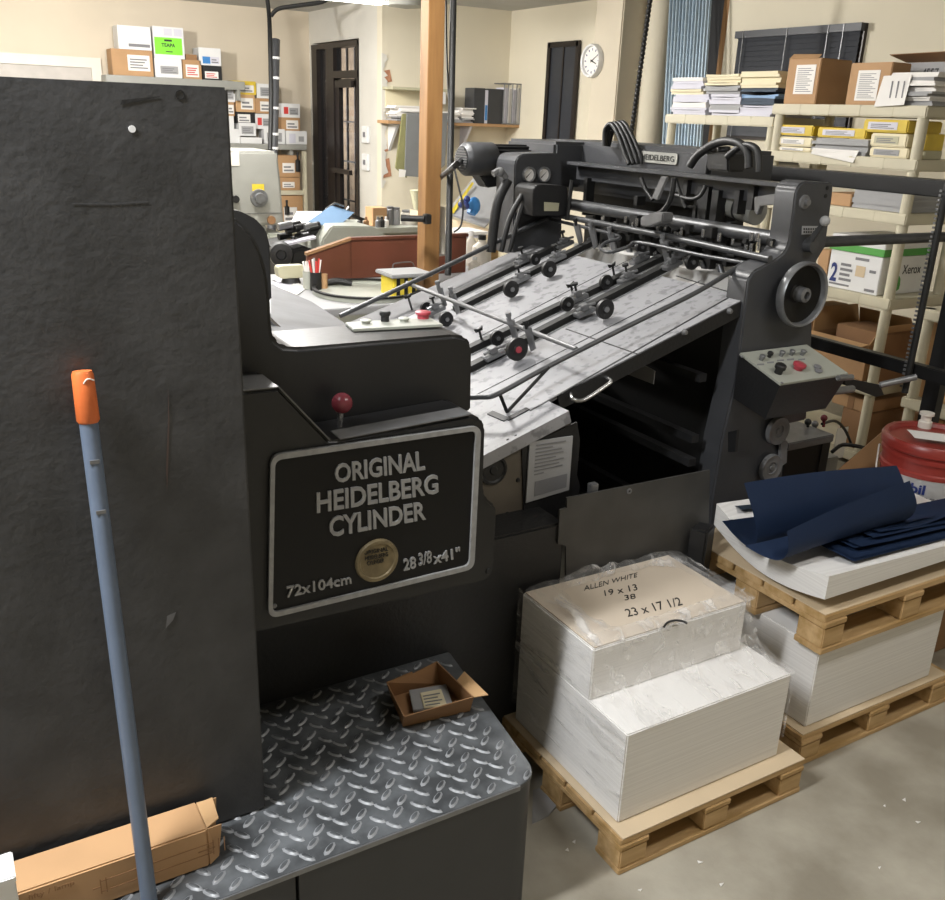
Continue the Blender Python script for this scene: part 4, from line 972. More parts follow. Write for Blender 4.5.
# ================================================================== SHELVES
def shelf_unit(label, x0, x1, y0, y1, levels, ztop, posts=((0,0),(0,1),(1,0),(1,1)), m=m_shelf):
    t = thing('shelving_unit', ((x0+x1)/2, (y0+y1)/2, 0), label, 'shelf', 'beige plastic shelving units')
    for z in levels:
        g = G().box(x0, x1, y0, y1, z-.052, z, .006)
        for k in range(1, 5):
            y = y0+(y1-y0)*k/5; g.box(x0-.001, x0+.002, y-.008, y+.008, z-.05, z-.002)
        mk('shelf_board', g, m, t)
    for i, j in posts:
        x = x0+.035 if i == 0 else x1-.035; y = y0+.035 if j == 0 else y1-.035
        mk('shelf_post', G().cyl((x, y, 0), (x, y, ztop), .026, seg=14), m, t)
    return t
AX = 4.0; A0, A1 = 2.80, 3.72
LV = [1.765, 1.53, 1.285, .88, .44, .08]
shelf_unit('beige plastic shelving unit with brown cartons on top behind the feeder, the middle unit', AX, AX+.46, A0, A1, LV, 1.765)
shelf_unit('lower beige shelving unit with piles of coloured paper, left of the cartons', AX+.05, AX+.5, 3.74, 4.62, [1.70, 1.42, 1.05, .6, .1], 1.70)
shelf_unit('beige shelving unit at the right photo edge behind the black posts', AX, AX+.46, 1.72, 2.64, [.875, .44, .08], .875)
def AL(i): return LV[i]+.001
# top of A
def carton2(name, label, group, corner, left_px, right_px, top_px, z0, m, X=None, dec=()):
    """carton with a -X face on the left and a -Y face on the right, near corner pixel"""
    c = P(*corner, X=X); y1 = P(left_px, corner[1], X=X).y; x1 = P(right_px, corner[1], Y=c.y).x; zt = P(corner[0], top_px, X=X).z
    o = mk(name, G().box(X, x1, c.y, y1, z0, zt, .004), m, None, label, 'box', group)
    for (nm, u0, v0, u1, v1, mm, k) in dec:
        q = fquad('X', X, c.y, y1, z0, zt, u0, v0, u1, v1); L_ = mk(nm, G().prism(q, (-.0015, 0, 0)), mm, o)
        g = G(); n = V((-1, 0, 0))
        for i in range(k):
            vv = .08+.85*i/k; w = .8-.35*((i*7) % 5)/5
            g.prism([q[0]+(q[1]-q[0])*uu+(q[3]-q[0])*ww+n*.0017 for uu, ww in ((.1, vv), (.1+w, vv), (.1+w, vv+.3/k), (.1, vv+.3/k))], n*.0004)
        mk('printed_lines', g, m_greyink, L_)
    return o
c1 = carton2('carton', 'brown carton with white label on top of the middle shelving, the left of the two', 'cartons with white labels', (815, 103), 783, 846, 58, AL(0), m_card, AX+.03, [('shipping_label', .28, .22, .88, .86, m_paper, 12)])
z_ = RL[c1.name].z+.24
zt_c1 = P(815, 58, X=AX+.03).z; cyy = P(815, 103, X=AX+.03).y; cy2 = P(783, 103, X=AX+.03).y
mk('top_flap', G().sheet([V((AX+.03, cyy+.02, zt_c1)), V((AX+.03, cy2, zt_c1)), V((AX+.06, cy2, zt_c1+.025)), V((AX+.06, cyy+.03, zt_c1+.02))], .003), m_card, c1)
c2 = carton2('carton', 'brown carton with white label on top of the middle shelving, behind the paper heap', 'cartons with white labels', (886, 103), 845, 905, 62, AL(0), m_card, AX+.03, [('shipping_label', .22, .1, .75, .82, m_paper, 14)])
oc = bx('carton', 'open grey carton with brown flap at the back of the middle shelf top', 'box', None, 'X', AX+.30, (903, 62, 960, 104), .14, m_stone, z0=AL(0))
cc = frame_of('X', AX+.30, (903, 62, 960, 104))
mk('top_flap', G().sheet([V((AX+.30, cc[0], cc[3])), V((AX+.30, cc[1], cc[3])), V((AX+.20, cc[1]+.03, cc[3]+.03)), V((AX+.20, cc[0]-.0, cc[3]+.035))], .003), m_card2, oc)
g = G(); put_text(g, '4557', fquad('X', AX+.299, cc[0], cc[1], cc[2], cc[3], .32, .62, .6, .85), (-.0006, 0, 0)); mk('handwriting', g, m_ink, oc)
# heap of papers on the right end of the top
y0_, y1_ = P(945, 90, X=AX+.05).y, P(876, 90, X=AX+.05).y
zz_ = P(905, 72, X=AX+.05).z; hh = zz_-AL(0)
random.seed(9)
pile('paper_heap', 'heap of loose white papers on top of the middle shelving beside the cartons', 'paper pile', None, AX+.03, AX+.26, P(935, 90, X=AX+.05).y, P(888, 90, X=AX+.05).y, AL(0), [(hh*.14, m_stone), (hh*.14, m_paper), (hh*.14, m_stone), (hh*.16, m_paper), (hh*.14, m_paper), (hh*.12, m_stone), (hh*.14, m_paper)], .022)
g = G().sheet([P(874, 107, X=AX-.012), P(904, 105, X=AX-.012), P(912, 75, X=AX+.03), P(884, 76, X=AX+.03)], .002)
o = mk('paper_sheet', g, m_paper, None, 'white printed sheets hanging over the front edge of the top shelf by the heap', 'paper')
g = G()
for k in range(3): g.sheet([P(889+k*6, 98, X=AX-.004), P(890.4+k*6, 98, X=AX-.004), P(893.4+k*6, 81, X=AX+.018), P(892+k*6, 81, X=AX+.018)], .0005)
mk('printed_lines', g, m_greyink, o)
# second level
def ream(label, px, z0=None, m=m_ylabel, lab=m_lav, X=AX+.03, grp='wrapped reams on the second shelf', d=.26):
    return bx('ream_packet', label, 'paper ream', grp, 'X', X, px, d, m, z0=z0, dec=[('ream_label', .12, .22, .78, .8, lab, 3)], bev=.006)
zt1 = AL(1)
h3 = P(795, 147, X=AX+.03).z
ream('crumpled cream ream wrap lowest at the left end of the second shelf', (776, 147, 811, 153), zt1, m_creamp, m_paper)
ream('pale yellow and white ream in the middle of the left end pile', (777, 137, 812, 146), None, m_creamp, m_paper)
ream('yellow wrapped ream on top of the left end pile', (777, 125, 813, 135.5), None)
pile('paper_pile', 'grey block of loose sheets under the yellow ream on the second shelf', 'paper pile', None, AX+.03, AX+.3, P(867, 148, X=AX+.03).y, P(813, 148, X=AX+.03).y, zt1, [(.03, m_stone), (.03, m_stone), (P(840, 139, X=AX+.03).z-zt1-.06, m_stone)])
ream('yellow wrapped ream with torn end lying on the grey sheets', (817, 128, 866, 138), None)
mk('paper_sheet', G().sheet([P(811, 154, X=AX-.01), P(853, 163, X=AX-.012), P(859, 151, X=AX+.02), P(813, 148, X=AX+.02)], .002), m_paper, None, 'white sheet drooping over the second shelf edge', 'paper')
ream('yellow and white ream lowest in the right end pile', (869, 147.5, 908, 158.5), zt1, m_creamp, m_stone)
ream('tan labelled ream in the middle of the right end pile', (870, 133.5, 907, 147), None, m_creamp, m_beige)
ream('bright yellow ream topmost in the right end pile under the paper heap', (863, 119.5, 908, 132.5), None)
bx('ream_packet', 'yellow ream at the right end of the second shelf, facing sideways', 'paper ream', None, 'Y', A0+.05, (925, 134, 944, 151), .2, m_ylabel, z0=zt1+.04)
bx('ream_packet', 'grey ream under the sideways yellow one on the second shelf', 'paper ream', None, 'Y', A0+.05, (925, 151, 942, 158), .2, m_beige, z0=zt1, z1=zt1+.04)
# third level
zt2_ = AL(2)
bx('carton', 'small brown carton at the left end of the third shelf', 'box', None, 'X', AX+.04, (826, 193, 851, 208), .2, m_card, z0=zt2_)
pile('paper_pile', 'long grey stack of sheets on the third shelf', 'paper pile', None, AX+.05, AX+.4, A0+.05, P(853, 200, X=AX+.05).y, zt2_, [(.035, m_stone), (.035, m_stone), (.03, m_stone)], .006)
# fourth level : carton with green band
zt3 = AL(3); zb3 = P(845, 244, X=AX+.03).z
cpx = P(881, 270, X=AX+.03); xe = .28
cy0, cy1 = cpx.y, P(828, 270, X=AX+.03).y; ztop4 = zt3+.27
cb4 = thing('paper_carton', (AX+.2, (cy0+cy1)/2, zt3), 'white paper carton with green band and a big 2 on the fourth shelf', 'box')
mk('carton_body', G().box(AX+.03, AX+.43, cy0, cy1, zt3, ztop4-.08, .003), m_white, cb4)
mk('carton_lid', G().box(AX+.025, AX+.435, cy0-.005, cy1+.005, ztop4-.08, ztop4, .003), m_white, cb4)
q = lambda u0, v0, u1, v1: fquad('X', AX+.03, cy0, cy1, zt3, ztop4-.08, u0, v0, u1, v1, .001)
mk('green_band', G().box(AX+.023, AX+.437, cy0-.007, cy1+.007, ztop4-.08, ztop4-.045), m_xgreen, cb4, 'green stripe')
g = G(); put_text(g, '2', q(.06, .16, .19, .66), (-.001, 0, 0), .03); mk('carton_numeral', g, m_navy, cb4)
g = G()
for k in range(4): g.prism(q(.24, .22+k*.13, .48-.04*(k % 2), .29+k*.13), (-.0008, 0, 0))
g.prism(q(.06, .08, .46, .13), (-.0008, 0, 0)); g.prism(q(.76, .06, .95, .13), (-.0008, 0, 0)); g.prism(q(.5, .82, .76, .89), (-.0008, 0, 0)); g.prism(q(.8, .55, .92, .62), (-.0008, 0, 0))
mk('carton_print', g, m_greyink, cb4)
mk('carton_patch', G().prism(q(.54, .4, .72, .68), (-.0008, 0, 0)), m_kraft, cb4)
g = G(); put_text(g, 'Xerox', fquad('X', AX+.024, cy0, cy1, ztop4-.08, ztop4, .16, .5, .46, .85, .001), (-.001, 0, 0)); mk('carton_lettering', g, m_ink, cb4)
fq = lambda u0, v0, u1, v1: [V((AX+.03+.4*u, cy0-.001, zt3+(ztop4-.08-zt3)*v)) for u, v in ((u0, v0), (u1, v0), (u1, v1), (u0, v1))]
g = G(); put_text(g, 'Xerox', fq(.42, .52, .78, .76), (0, -.001, 0)); mk('carton_lettering', g, m_ink, cb4)
g = G(); put_text(g, 'e', fq(.24, .08, .42, .5), (0, -.001, 0), .03); mk('carton_lettering', g, m_xgreen, cb4)
bx('carton', 'narrow brown carton left of the green banded paper box', 'box', None, 'X', AX+.03, (816, 249, 827, 292), .3, m_card, z0=zt3)
# fifth level open cartons
zt4 = AL(4)
def open_carton(label, x0, x1, y0, y1, z0, h, flaps, m=m_card, th=.004):
    t = thing('open_carton', ((x0+x1)/2, (y0+y1)/2, z0), label, 'box')
    mk('carton_base', G().box(x0, x1, y0, y1, z0, z0+th), m_card2, t)
    for a in ((x0, x0+th, y0, y1), (x1-th, x1, y0, y1), (x0+th, x1-th, y0, y0+th), (x0+th, x1-th, y1-th, y1)): mk('carton_wall', G().box(*a, z0+th, z0+h), m, t)
    z = z0+h
    for s_, l, up in flaps:
        if s_ == 'x0': q = [V((x0, y0, z)), V((x0, y1, z)), V((x0-l, y1-.02, z+up)), V((x0-l, y0+.02, z+up))]
        elif s_ == 'x1': q = [V((x1, y0, z)), V((x1, y1, z)), V((x1+l, y1-.02, z+up)), V((x1+l, y0+.02, z+up))]
        elif s_ == 'y0': q = [V((x0, y0, z)), V((x1, y0, z)), V((x1-.02, y0-l, z+up)), V((x0+.02, y0-l, z+up))]
        else: q = [V((x0, y1, z)), V((x1, y1, z)), V((x1-.02, y1+l, z+up)), V((x0+.02, y1+l, z+up))]
        mk('carton_flap', G().sheet(q, .004), m_card3, t)
    return t
ya, yb = P(868, 355, X=AX+.05).y, P(812, 340, X=AX+.05).y
open_carton('open brown carton with raised flaps on the fifth shelf', AX+.04, AX+.42, ya, yb, zt4, P(840, 338, X=AX+.04).z-zt4, [('x0', .07, -.02), ('y0', .04, .10), ('y1', .02, .12), ('x1', -.05, .11)])
bx('carton', 'brown carton at the left end of the fifth shelf, beside the open one', 'box', None, 'X', AX+.06, (793, 305, 809, 345), .3, m_card3, z0=zt4)
bx('carton', 'dim brown carton at the right end of the fifth shelf, behind the post', 'box', None, 'Y', A0+.04, (884, 334, 912, 366), .3, m_card2, z0=zt4)
# bottom level
zt5 = AL(5); zmid = P(850, 425, X=AX+.05).z
bx('carton', 'lower brown carton at the bottom of the middle shelving', 'box', None, 'X', AX+.05, (838, 425, 866, 446), .3, m_card2, z0=zt5, z1=zt5+.2)
bx('carton', 'taped brown carton on top of the one at the bottom of the middle shelving', 'box', None, 'X', AX+.05, (830, 395, 867, 425), .36, m_card, z0=zt5+.201, z1=P(850, 396, X=AX+.05).z, dec=[('packing_tape', .45, 0, .62, 1, m_card2)])
# unit C
zc1, zc2 = .876, .441
bx('carton', 'brown carton on the right edge shelf, between the black posts', 'box', None, 'X', AX+.07, (921, 346, 955, 383), .34, m_card3, z0=zc2, z1=.81)
bx('carton', 'brown carton at the bottom of the right edge shelving', 'box', None, 'X', AX+.07, (907, 383, 950, 408), .34, m_card, z0=.081, z1=.36)
# unit B paper piles
BX = AX+.08; zB = 1.701
def bp(label, px0, px1, layers, z0, X=None, d=.32):
    X = X or BX; return pile('paper_pile', label, 'paper pile', 'paper piles on the lower shelving', X, X+d, P(px1, 95, X=X).y, P(px0, 95, X=X).y, z0, layers)
random.seed(12)
bp('lavender paper pile with a loose sheet at the left end of the low shelving', 674, 708, [(.04, m_lav), (.03, m_paper), (.045, m_lav)], zB)
bp('pale purple paper pile second from the left on the low shelving', 712, 742, [(.03, m_lav), (.03, m_stone), (.025, m_lav), (.03, m_lav)], zB)
bp('lavender paper pile with dark sheets between at the right of the low shelving', 742, 776, [(.035, m_lav), (.025, m_lav), (.032, m_dpaper), (.024, m_lblue)], zB)
zB2 = zB+.125
bp('white over yellow paper pile topmost at the left end of the low shelving', 671, 702, [(.03, m_creamp), (.045, m_lav), (.018, m_paper)], zB2-.012)
bp('cream paper pile topmost in the middle of the low shelving', 704, 738, [(.045, m_stone), (.03, m_creamp), (.03, m_creamp)], zB2-.008)
bp('cream paper pile over a dark one topmost at the right of the low shelving', 740, 777, [(.02, m_dpaper), (.04, m_creamp), (.045, m_creamp)], zB2+.002)
pile('paper_pile', 'flat white sheets on the second board of the low shelving', 'paper pile', None, BX, BX+.3, 3.8, 4.5, 1.421, [(.03, m_paper), (.03, m_stone), (.02, m_paper)])
# ================================================================== studs, chain, clock, post, pole
sg_ = 'metal studs leaning in the wall opening'
random.seed(2)
for k in range(13):
    xt = 671+k*3.3; xb_ = 667+k*3.2; dX = (k % 3)*.03
    a, b = P(xt, 0, X=CX-.12-dX), P(xb_, 76, X=CX-.16-dX)
    d_ = (b-a); b2 = a+d_*(a.z/(a.z-b.z)); a2 = a+(a-b)*.35
    mk('metal_stud', G().tube([a2, b2], .013, 6), m_stud, None, 'long silver metal stud leaning upright in the bundle beside the blinds window', 'metal stud', sg_)
a, b = P(651, -6, X=4.6), P(631, 135, X=4.6)
b2 = a+(b-a)*1.3
ch = mk('hanging_chain', G().tube([a, b2], .012, 8), m_cav, None, 'black chain hanging from the ceiling right of the clock', 'chain')
n_ = 40
for k in range(n_):
    c = a+(b2-a)*(k+.5)/n_; mk('chain_link', G().ball(c, .019, (1, 1, 1.1), 8), m_dark, ch)
ck = P(594, 61, X=CX-.38); rr = .14
wc = thing('wall_clock', ck, 'round white wall clock on the column', 'clock')
nX = V((-1, 0, 0))
mk('clock_rim', G().lathe([(rr*.82, .02), (rr*.86, .045), (rr*.95, .05), (rr, .03), (rr, 0), (0, 0)], ck, nX, 40), m_white, wc)
mk('clock_face', G().lathe([(0, .022), (rr*.84, .022)], ck, nX, 36), m_paper, wc)
g = G()
for k in range(12):
    a_ = k*math.pi/6; d_ = V((0, math.sin(a_), math.cos(a_))); n2 = V((0, math.cos(a_), -math.sin(a_))); p = ck+nX*.023
    g.prism([p+d_*rr*.60-n2*.004, p+d_*rr*.60+n2*.004, p+d_*rr*.74+n2*.006, p+d_*rr*.74-n2*.006], nX*.001)
mk('hour_mark', g, m_navy, wc)
for l, w, a_ in ((.5, .006, math.radians(-112)), (.68, .004, math.radians(-60))):
    d_ = V((0, -math.sin(-a_), math.cos(a_))); n2 = V((0, d_.z, -d_.y)); p = ck+nX*.025
    mk('clock_hand', G().prism([p-n2*w-d_*.02, p+n2*w-d_*.02, p+d_*rr*l+n2*w*.5, p+d_*rr*l-n2*w*.5], nX*.001), m_ink, wc)
pc = P(430.5, 135, t=4.75)
ps = mk('wooden_post', G().box(pc.x-.045, pc.x+.045, pc.y-.045, pc.y+.045, 0, CEIL, .003), m_post, None, 'square wooden post rising from the bench to the ceiling', 'post')
c = V((pc.x, pc.y-.04, P(425, 219, t=4.75).z))
cl = thing('bar_clamp', c, 'dark clamp bar fixed across the wooden post', 'clamp')
a, b = P(401, 218, t=4.7), P(424, 219, t=4.7)
mk('clamp_bar', G().cyl(a, b+V((.0, 0, 0)), .016), m_cav, cl); mk('clamp_jaw', G().box(b.x-.0, b.x+.035, b.y-.02, b.y+.02, b.z-.025, b.z+.025, .004), m_dark, cl)
a, b = P(453.5, -4, t=4.55), P(448, 275, t=4.55)
mk('conduit_pole', G().tube([a, b+(b-a)*.5*0], .0165, 12), m_cav, None, 'thin black conduit pole hanging right of the wooden post', 'pole')
a, b = P(446, 0, t=4.8), P(449, 110, t=4.8)
mk('cable', G().tube(smooth([a, P(447, 60, t=4.8), P(452, 150, t=4.8), P(459, 188, t=4.8), P(463, 205, t=4.8), P(461, 225, t=4.8), P(454, 232, t=4.8)], 5), .005, 6), m_cav, None, 'thin black cable dangling beside the black conduit pole', 'cable')
# ================================================================== FAR LEFT: shelves with small cartons
ys_ = YL-.34
a = P(106, 76, Y=ys_).x; b = P(245, 84, Y=ys_).x; zu_ = P(165, 77.5, Y=ys_).z
su = thing('wall_shelf', ((a+b)/2, YL-.17, zu_-.1), 'upper grey wall shelf above the black side panel, carrying white and brown boxes', 'shelf')
mk('shelf_board', G().box(a, b, ys_, YL, zu_-.09, zu_, .005), m_greym, su)
mk('shelf_bracket', G().box(a+.05, a+.09, ys_+.02, YL, zu_-.2, zu_-.09), m_greym, su); mk('shelf_bracket', G().box(b-.09, b-.05, ys_+.02, YL, zu_-.2, zu_-.09), m_greym, su)
gU = 'small cartons on the upper wall shelf'; W_ = m_white
def ub(nm, lab, px, m, z0=None, **k): return bx(nm, lab, 'box', gU, 'Y', ys_+.02, px, .26, m, z0=z0, **k)
zz = zu_+.001
ub('carton', 'wide brown carton at the left end of the upper wall shelf', (112, 49.6, 153, 76), m_card, zz, dec=[('white_label', .38, .2, .92, .8, m_paper, 4)])
t1 = frame_of('Y', ys_+.02, (112, 49.6, 153, 76))[3]
ub('carton', 'white lidded carton on top of the wide brown one', (118, 26, 151, 50), W_, t1+.001, lid=.0, dec=[('label_text', .3, .12, .95, .25, m_greyink)])
ub('carton', 'white carton on the upper shelf under the green labelled one', (155, 58.5, 182, 78), W_, zz, dec=[('white_label', .2, .2, .85, .6, m_stone, 3)])
t2 = frame_of('Y', ys_+.02, (155, 58.5, 182, 78))[3]
o = ub('carton', 'white carton with bright green label on the upper wall shelf', (153.5, 27, 184, 58), W_, t2+.001, dec=[('green_label', .03, .12, .93, .66, m_green), ('blue_print', .35, .72, .62, .95, m_lav), ('blue_print', .68, .72, .95, .95, m_lav)])
fr = frame_of('Y', ys_+.02, (153.5, 27, 184, 58), z0=t2+.001)
g = G(); put_text(g, 'TEAPA', fquad('Y', ys_+.02, *fr, .25, .36, .7, .48, .002), (0, -.001, 0), .03); g.prism(fquad('Y', ys_+.02, *fr, .35, .54, .6, .6, .002), (0, -.001, 0)); g.prism(fquad('Y', ys_+.02, *fr, .38, .2, .6, .23, .002), (0, -.001, 0))
mk('label_lettering', g, m_ink, o)
ub('carton', 'small brown carton with printed label right of the white pair on the upper shelf', (183, 60, 201.5, 80), m_card, zz, dec=[('white_label', .15, .1, .85, .75, m_paper, 4, m_redl)])
ub('carton', 'dark brown carton lid on the small printed brown carton', (186, 54.5, 197, 60), m_card2)
ub('carton', 'black carton with white label at the right end of the upper shelf', (203, 66, 222, 82), m_cav, zz, dec=[('white_label', .1, .1, .8, .6, m_paper, 3, m_redl)])
ub('carton', 'white carton with blue label on top of the black one', (199, 48, 221, 65.5), W_, dec=[('blue_label', .15, .1, .5, .5, m_bblue), ('white_label', .52, .1, .9, .5, m_lav, 2)])
a = P(200, 145, Y=ys_).x; b = P(307, 147, Y=ys_).x; zl_ = P(265, 144, Y=ys_).z
s2 = thing('wall_shelf', ((a+b)/2, YL-.17, zl_-.1), 'lower wall shelf crowded with small boxes above the grey machine', 'shelf')
mk('shelf_board', G().box(a, b, ys_, YL, zl_-.06, zl_, .005), m_greym, s2); mk('shelf_bracket', G().box(b-.2, b-.16, ys_+.03, YL, zl_-.25, zl_-.06), m_greym, s2)
gL = 'small cartons on the lower wall shelf'; zz = zl_+.001; yq = ys_+.01
def lw(lab, px, m, z0=None, y=yq+.06, dec=(), **k): return bx('carton', lab, 'box', gL, 'Y', y, px, .2, m, z0=z0, dec=dec, **k)
wl = [('white_label', .15, .15, .85, .75, m_stone, 3)]; wl2 = [('white_label', .25, .15, .9, .8, m_paper, 2)]
rl = [('red_print', .12, .25, .36, .75, m_redl), ('white_label', .42, .2, .9, .7, m_stone, 2)]
lw('white carton lowest at the left end of the lower wall shelf', (228, 129, 240, 144), W_, zz)
lw('white carton with printed side in the front row, second from the left', (239, 123, 256, 137), W_, zz+.08, dec=wl)
lw('flat white carton under the printed one in the front row', (241, 137.5, 262, 145), W_, zz, y=yq)
lw('white carton in the front row just left of the grey conduit', (264, 129, 285, 145), W_, zz, dec=wl)
lw('white carton with two pictures at the right end of the lower wall shelf', (286, 131, 307, 145), W_, zz, dec=[('picture', .15, .1, .45, .8, m_lav), ('picture', .6, .2, .85, .6, m_stone)])
yb_ = yq+.1
lw('white carton in the second layer at the far left', (226, 116, 234, 129), W_, y=yb_)
lw('black carton with white label in the second layer', (236, 112, 255, 123.5), m_cav, y=yb_, dec=[('white_label', .1, .1, .75, .8, m_paper, 2)])
lw('white carton with red print in the second layer left of the conduit', (255.5, 114, 273, 129), W_, y=yb_, dec=rl)
lw('brown carton with white label in the second layer at the right end', (281.6, 117.6, 300, 131), m_card, y=yb_, dec=wl2)
lw('white carton with red print topmost at the right end', (281.6, 103.6, 300, 117.6), W_, y=yb_, dec=rl)
lw('brown carton in the third layer at the far left', (226, 102, 234.5, 116), m_card, y=yb_, dec=wl2)
lw('tan carton with white label in the third layer under the yellow one', (236, 94.5, 255, 112), m_card3, y=yb_, dec=wl2)
lw('brown carton in the third layer beside the conduit', (255.5, 98.5, 274, 113.6), m_card, y=yb_, dec=wl2)
lw('white carton topmost at the far left of the lower wall shelf', (225, 84.5, 234.8, 102), W_, y=yb_, dec=wl)
lw('yellow carton topmost on the lower wall shelf', (233, 81, 256, 94.5), m_ylabel, y=yb_, dec=[('white_label', .25, .15, .9, .7, m_paper, 2)])
lw('white carton topmost beside the conduit on the lower wall shelf', (257, 84, 279, 98.5), W_, y=yb_, dec=wl)
# brown cartons below
yr = YL-.42; zr = P(292, 190.5, Y=yr).z
rk = thing('wall_shelf', (P(292, 190, Y=yr).x, YL-.2, 0), 'beige shelf under the lower wall shelf carrying brown cartons beside the door', 'shelf')
xa_, xb_ = P(272, 190, Y=yr).x, P(304, 190, Y=yr).x
mk('shelf_board', G().box(xa_, xb_, yr, YL, zr-.05, zr), m_shelf, rk); mk('shelf_post', G().box(xb_, xb_+.04, yr, yr+.05, 0, zl_-.07), m_shelf, rk); mk('shelf_board', G().box(xa_, xb_, yr, YL, .25, .3), m_shelf, rk)
gB = 'brown cartons under the lower wall shelf'
def bb(lab, px, z0=None, z1=None): return bx('carton', lab, 'box', gB, 'Y', yr+.02, px, .3, m_card, z0=z0, z1=z1, dec=[('white_label', .2, .2, .75, .65, m_paper, 2)])
bb('brown carton just above the beige shelf beside the glass door, lower of two', (278, 177.5, 300, 190), zr+.001)
bb('brown carton on top of another on the beige shelf beside the glass door', (278, 155.5, 300, 177))
bb('brown carton standing below the beige shelf beside the glass door', (279, 195.5, 303, 230), .301)
for x, y0, y1, l in ((299.5, 155, 172, 'small black bottle beside the upper brown carton by the glass door'), (288.5, 203, 215, 'small black bottle in front of the lowest brown carton by the glass door')):
    a, b = P(x, y1, Y=yr-.03), P(x, y0, Y=yr-.03); h = b.z-a.z; zb0 = zr+.001 if y1 < 180 else .301
    b.z = b.z; o = mk('bottle', G().lathe([(0, 0), (.03, 0), (.03, h*.65), (.012, h*.75), (.012, h), (0, h)], V((a.x, YL-.40, a.z)), (0, 0, 1), 12), m_cav, None, l, 'bottle')
    mk('bottle_cap', G().cyl(V((a.x, YL-.40, a.z+h)), V((a.x, YL-.40, a.z+h+.03)), .014), m_dark, o)
# conduit with cable ties on the left
t_ = 9.0
a, b = P(275.5, 40, t=t_), P(273, 163, t=t_); b = a+(b-a)*(a.z/(a.z-b.z))
cp_ = mk('conduit_pole', G().tube([a, b], .045, 12), m_tower, None, 'dark conduit bound with white ties in front of the boxes shelf', 'pole')
for y in (58, 78, 108, 134, 148):
    c = P(275.5-2.5*(y-40)/123, y, t=t_); mk('cable_tie', G().cyl(c-V((0, 0, .012)), c+V((0, 0, .012)), .05), m_white, cp_)
mk('cable', G().tube(smooth([P(267, -2, t=t_), P(269, 14, t=t_), P(270, 40, t=t_-.12), P(271, 100, t=t_-.12), P(270, 150, t=t_-.12)], 4), .022, 8), m_cav, None, 'black cable dropping along the tied conduit', 'cable')
mk('cable', G().tube(smooth([P(271, 16, t=t_), P(278, 9, t=t_), P(295, 6, t=t_), P(322, 2, t=t_), P(330, -4, t=t_)], 4), .02, 8), m_cav, None, 'black cable looping along the ceiling toward the glass door', 'cable')
# ================================================================== MIDDLE: machines and bench
t_ = 7.4
a = P(205, 152, t=t_); b = P(281, 152, t=t_); yg = (a.y+b.y)/2
gm = thing('paper_cutter', ((a.x+b.x)/2, yg+.3, 0), 'tall light grey machine with round dial and yellow label behind the side panel', 'machine')
xa_, xb_ = P(205, 190, Y=yg).x, P(281, 190, Y=yg).x; zt_ = P(250, 151, Y=yg).z; zm = P(250, 226, Y=yg).z
mk('machine_head', G().prism([V((xa_, yg, zm)), V((xb_+.02, yg, zm)), V((xb_, yg, zt_-.2)), V((xb_-.02, yg, zt_)), V((xa_, yg, zt_))], (0, .6, 0), .02), m_greym, gm)
mk('machine_base', G().box(xa_, P(268, 240, Y=yg).x, yg+.02, yg+.6, 0, zm, .01), m_greym, gm)
mk('machine_foot', G().box(P(266, 240, Y=yg).x, P(284, 240, Y=yg).x, yg-.05, yg+.5, .3, P(275, 233, Y=yg).z, .02), m_lgrey, gm)
c = P(259, 198, Y=yg); dl = mk('dial', G().lathe([(0, .05), (.04, .05), (.045, .02), (.07, .02), (.075, 0)], c, (0, -1, 0), 24), m_rail, gm); mk('dial_ring', G().lathe([(.045, .012), (.052, .02), (.06, .012)], c, (0, -1, 0), 24), m_cav, dl)
mk('yellow_label', G().prism(fquad('Y', yg, *frame_of('Y', yg, (252, 184, 264, 191)), 0, 0, 1, 1, .002), (0, -.002, 0)), m_yellow, gm)
mk('knob', G().cyl(P(235, 199, Y=yg), P(235, 199, Y=yg)-V((0, .03, 0)), .03), m_cav, gm)
mk('knob', G().cyl(P(271, 220, Y=yg), P(271, 220, Y=yg)-V((0, .02, 0)), .035), m_card2, gm)
mk('seam', G().box(xa_, xb_, yg-.003, yg, P(260, 213, Y=yg).z-.005, P(260, 213, Y=yg).z), m_edge, gm)
wo = P(233, 158, Y=yg); mk('notice_plate', G().box(wo.x-.05, wo.x+.05, yg-.004, yg, wo.z-.06, wo.z+.05), m_trimw, gm)
# bench
zb = .74
bn = thing('work_bench', (2.2, 5.0, 0), 'long cluttered work bench behind the press', 'bench')
mk('bench_top', G().prism([V((1.05, 4.15, zb-.04)), V((3.3, 4.15, zb-.04)), V((3.3, 5.2, zb-.04)), V((1.05, 5.2, zb-.04))], (0, 0, .04), .004), m_stone, bn)
for x, y in ((1.1, 4.2), (3.24, 4.2), (1.1, 5.14), (3.24, 5.14)): mk('bench_leg', G().box(x-.04, x+.04, y-.04, y+.04, 0, zb-.04), m_wood, bn)
# brown partition
pa = P(351, 279, Z=zb); yc = pa.y
x1c = P(466, 262, Y=yc).x; ztc = P(351, 238, Y=yc).z; xl = P(309, 285, Z=zb)
ch = thing('wooden_partition', ((pa.x+x1c)/2, yc+.25, zb), 'low brown wooden partition with sloped left end on the bench behind the post', 'partition')
mk('partition_board', G().box(pa.x, x1c, yc, yc+.03, zb+.001, ztc-.015, .003), m_bred, ch)
mk('top_edge', G().box(pa.x-.002, x1c+.01, yc-.008, yc+.036, ztc-.015, ztc+.003, .003), m_bred, ch)
zl2 = P(309, 256, Y=yc).z
mk('sloped_wing', G().prism([V((pa.x, yc-.002, zb+.001)), V((pa.x, yc-.002, ztc-.012)), V((P(309, 270, Y=yc).x, yc+.02, zl2)), V((P(309, 270, Y=yc).x, yc+.02, zb+.001))], (0, .03, 0), .004), m_bred, ch)
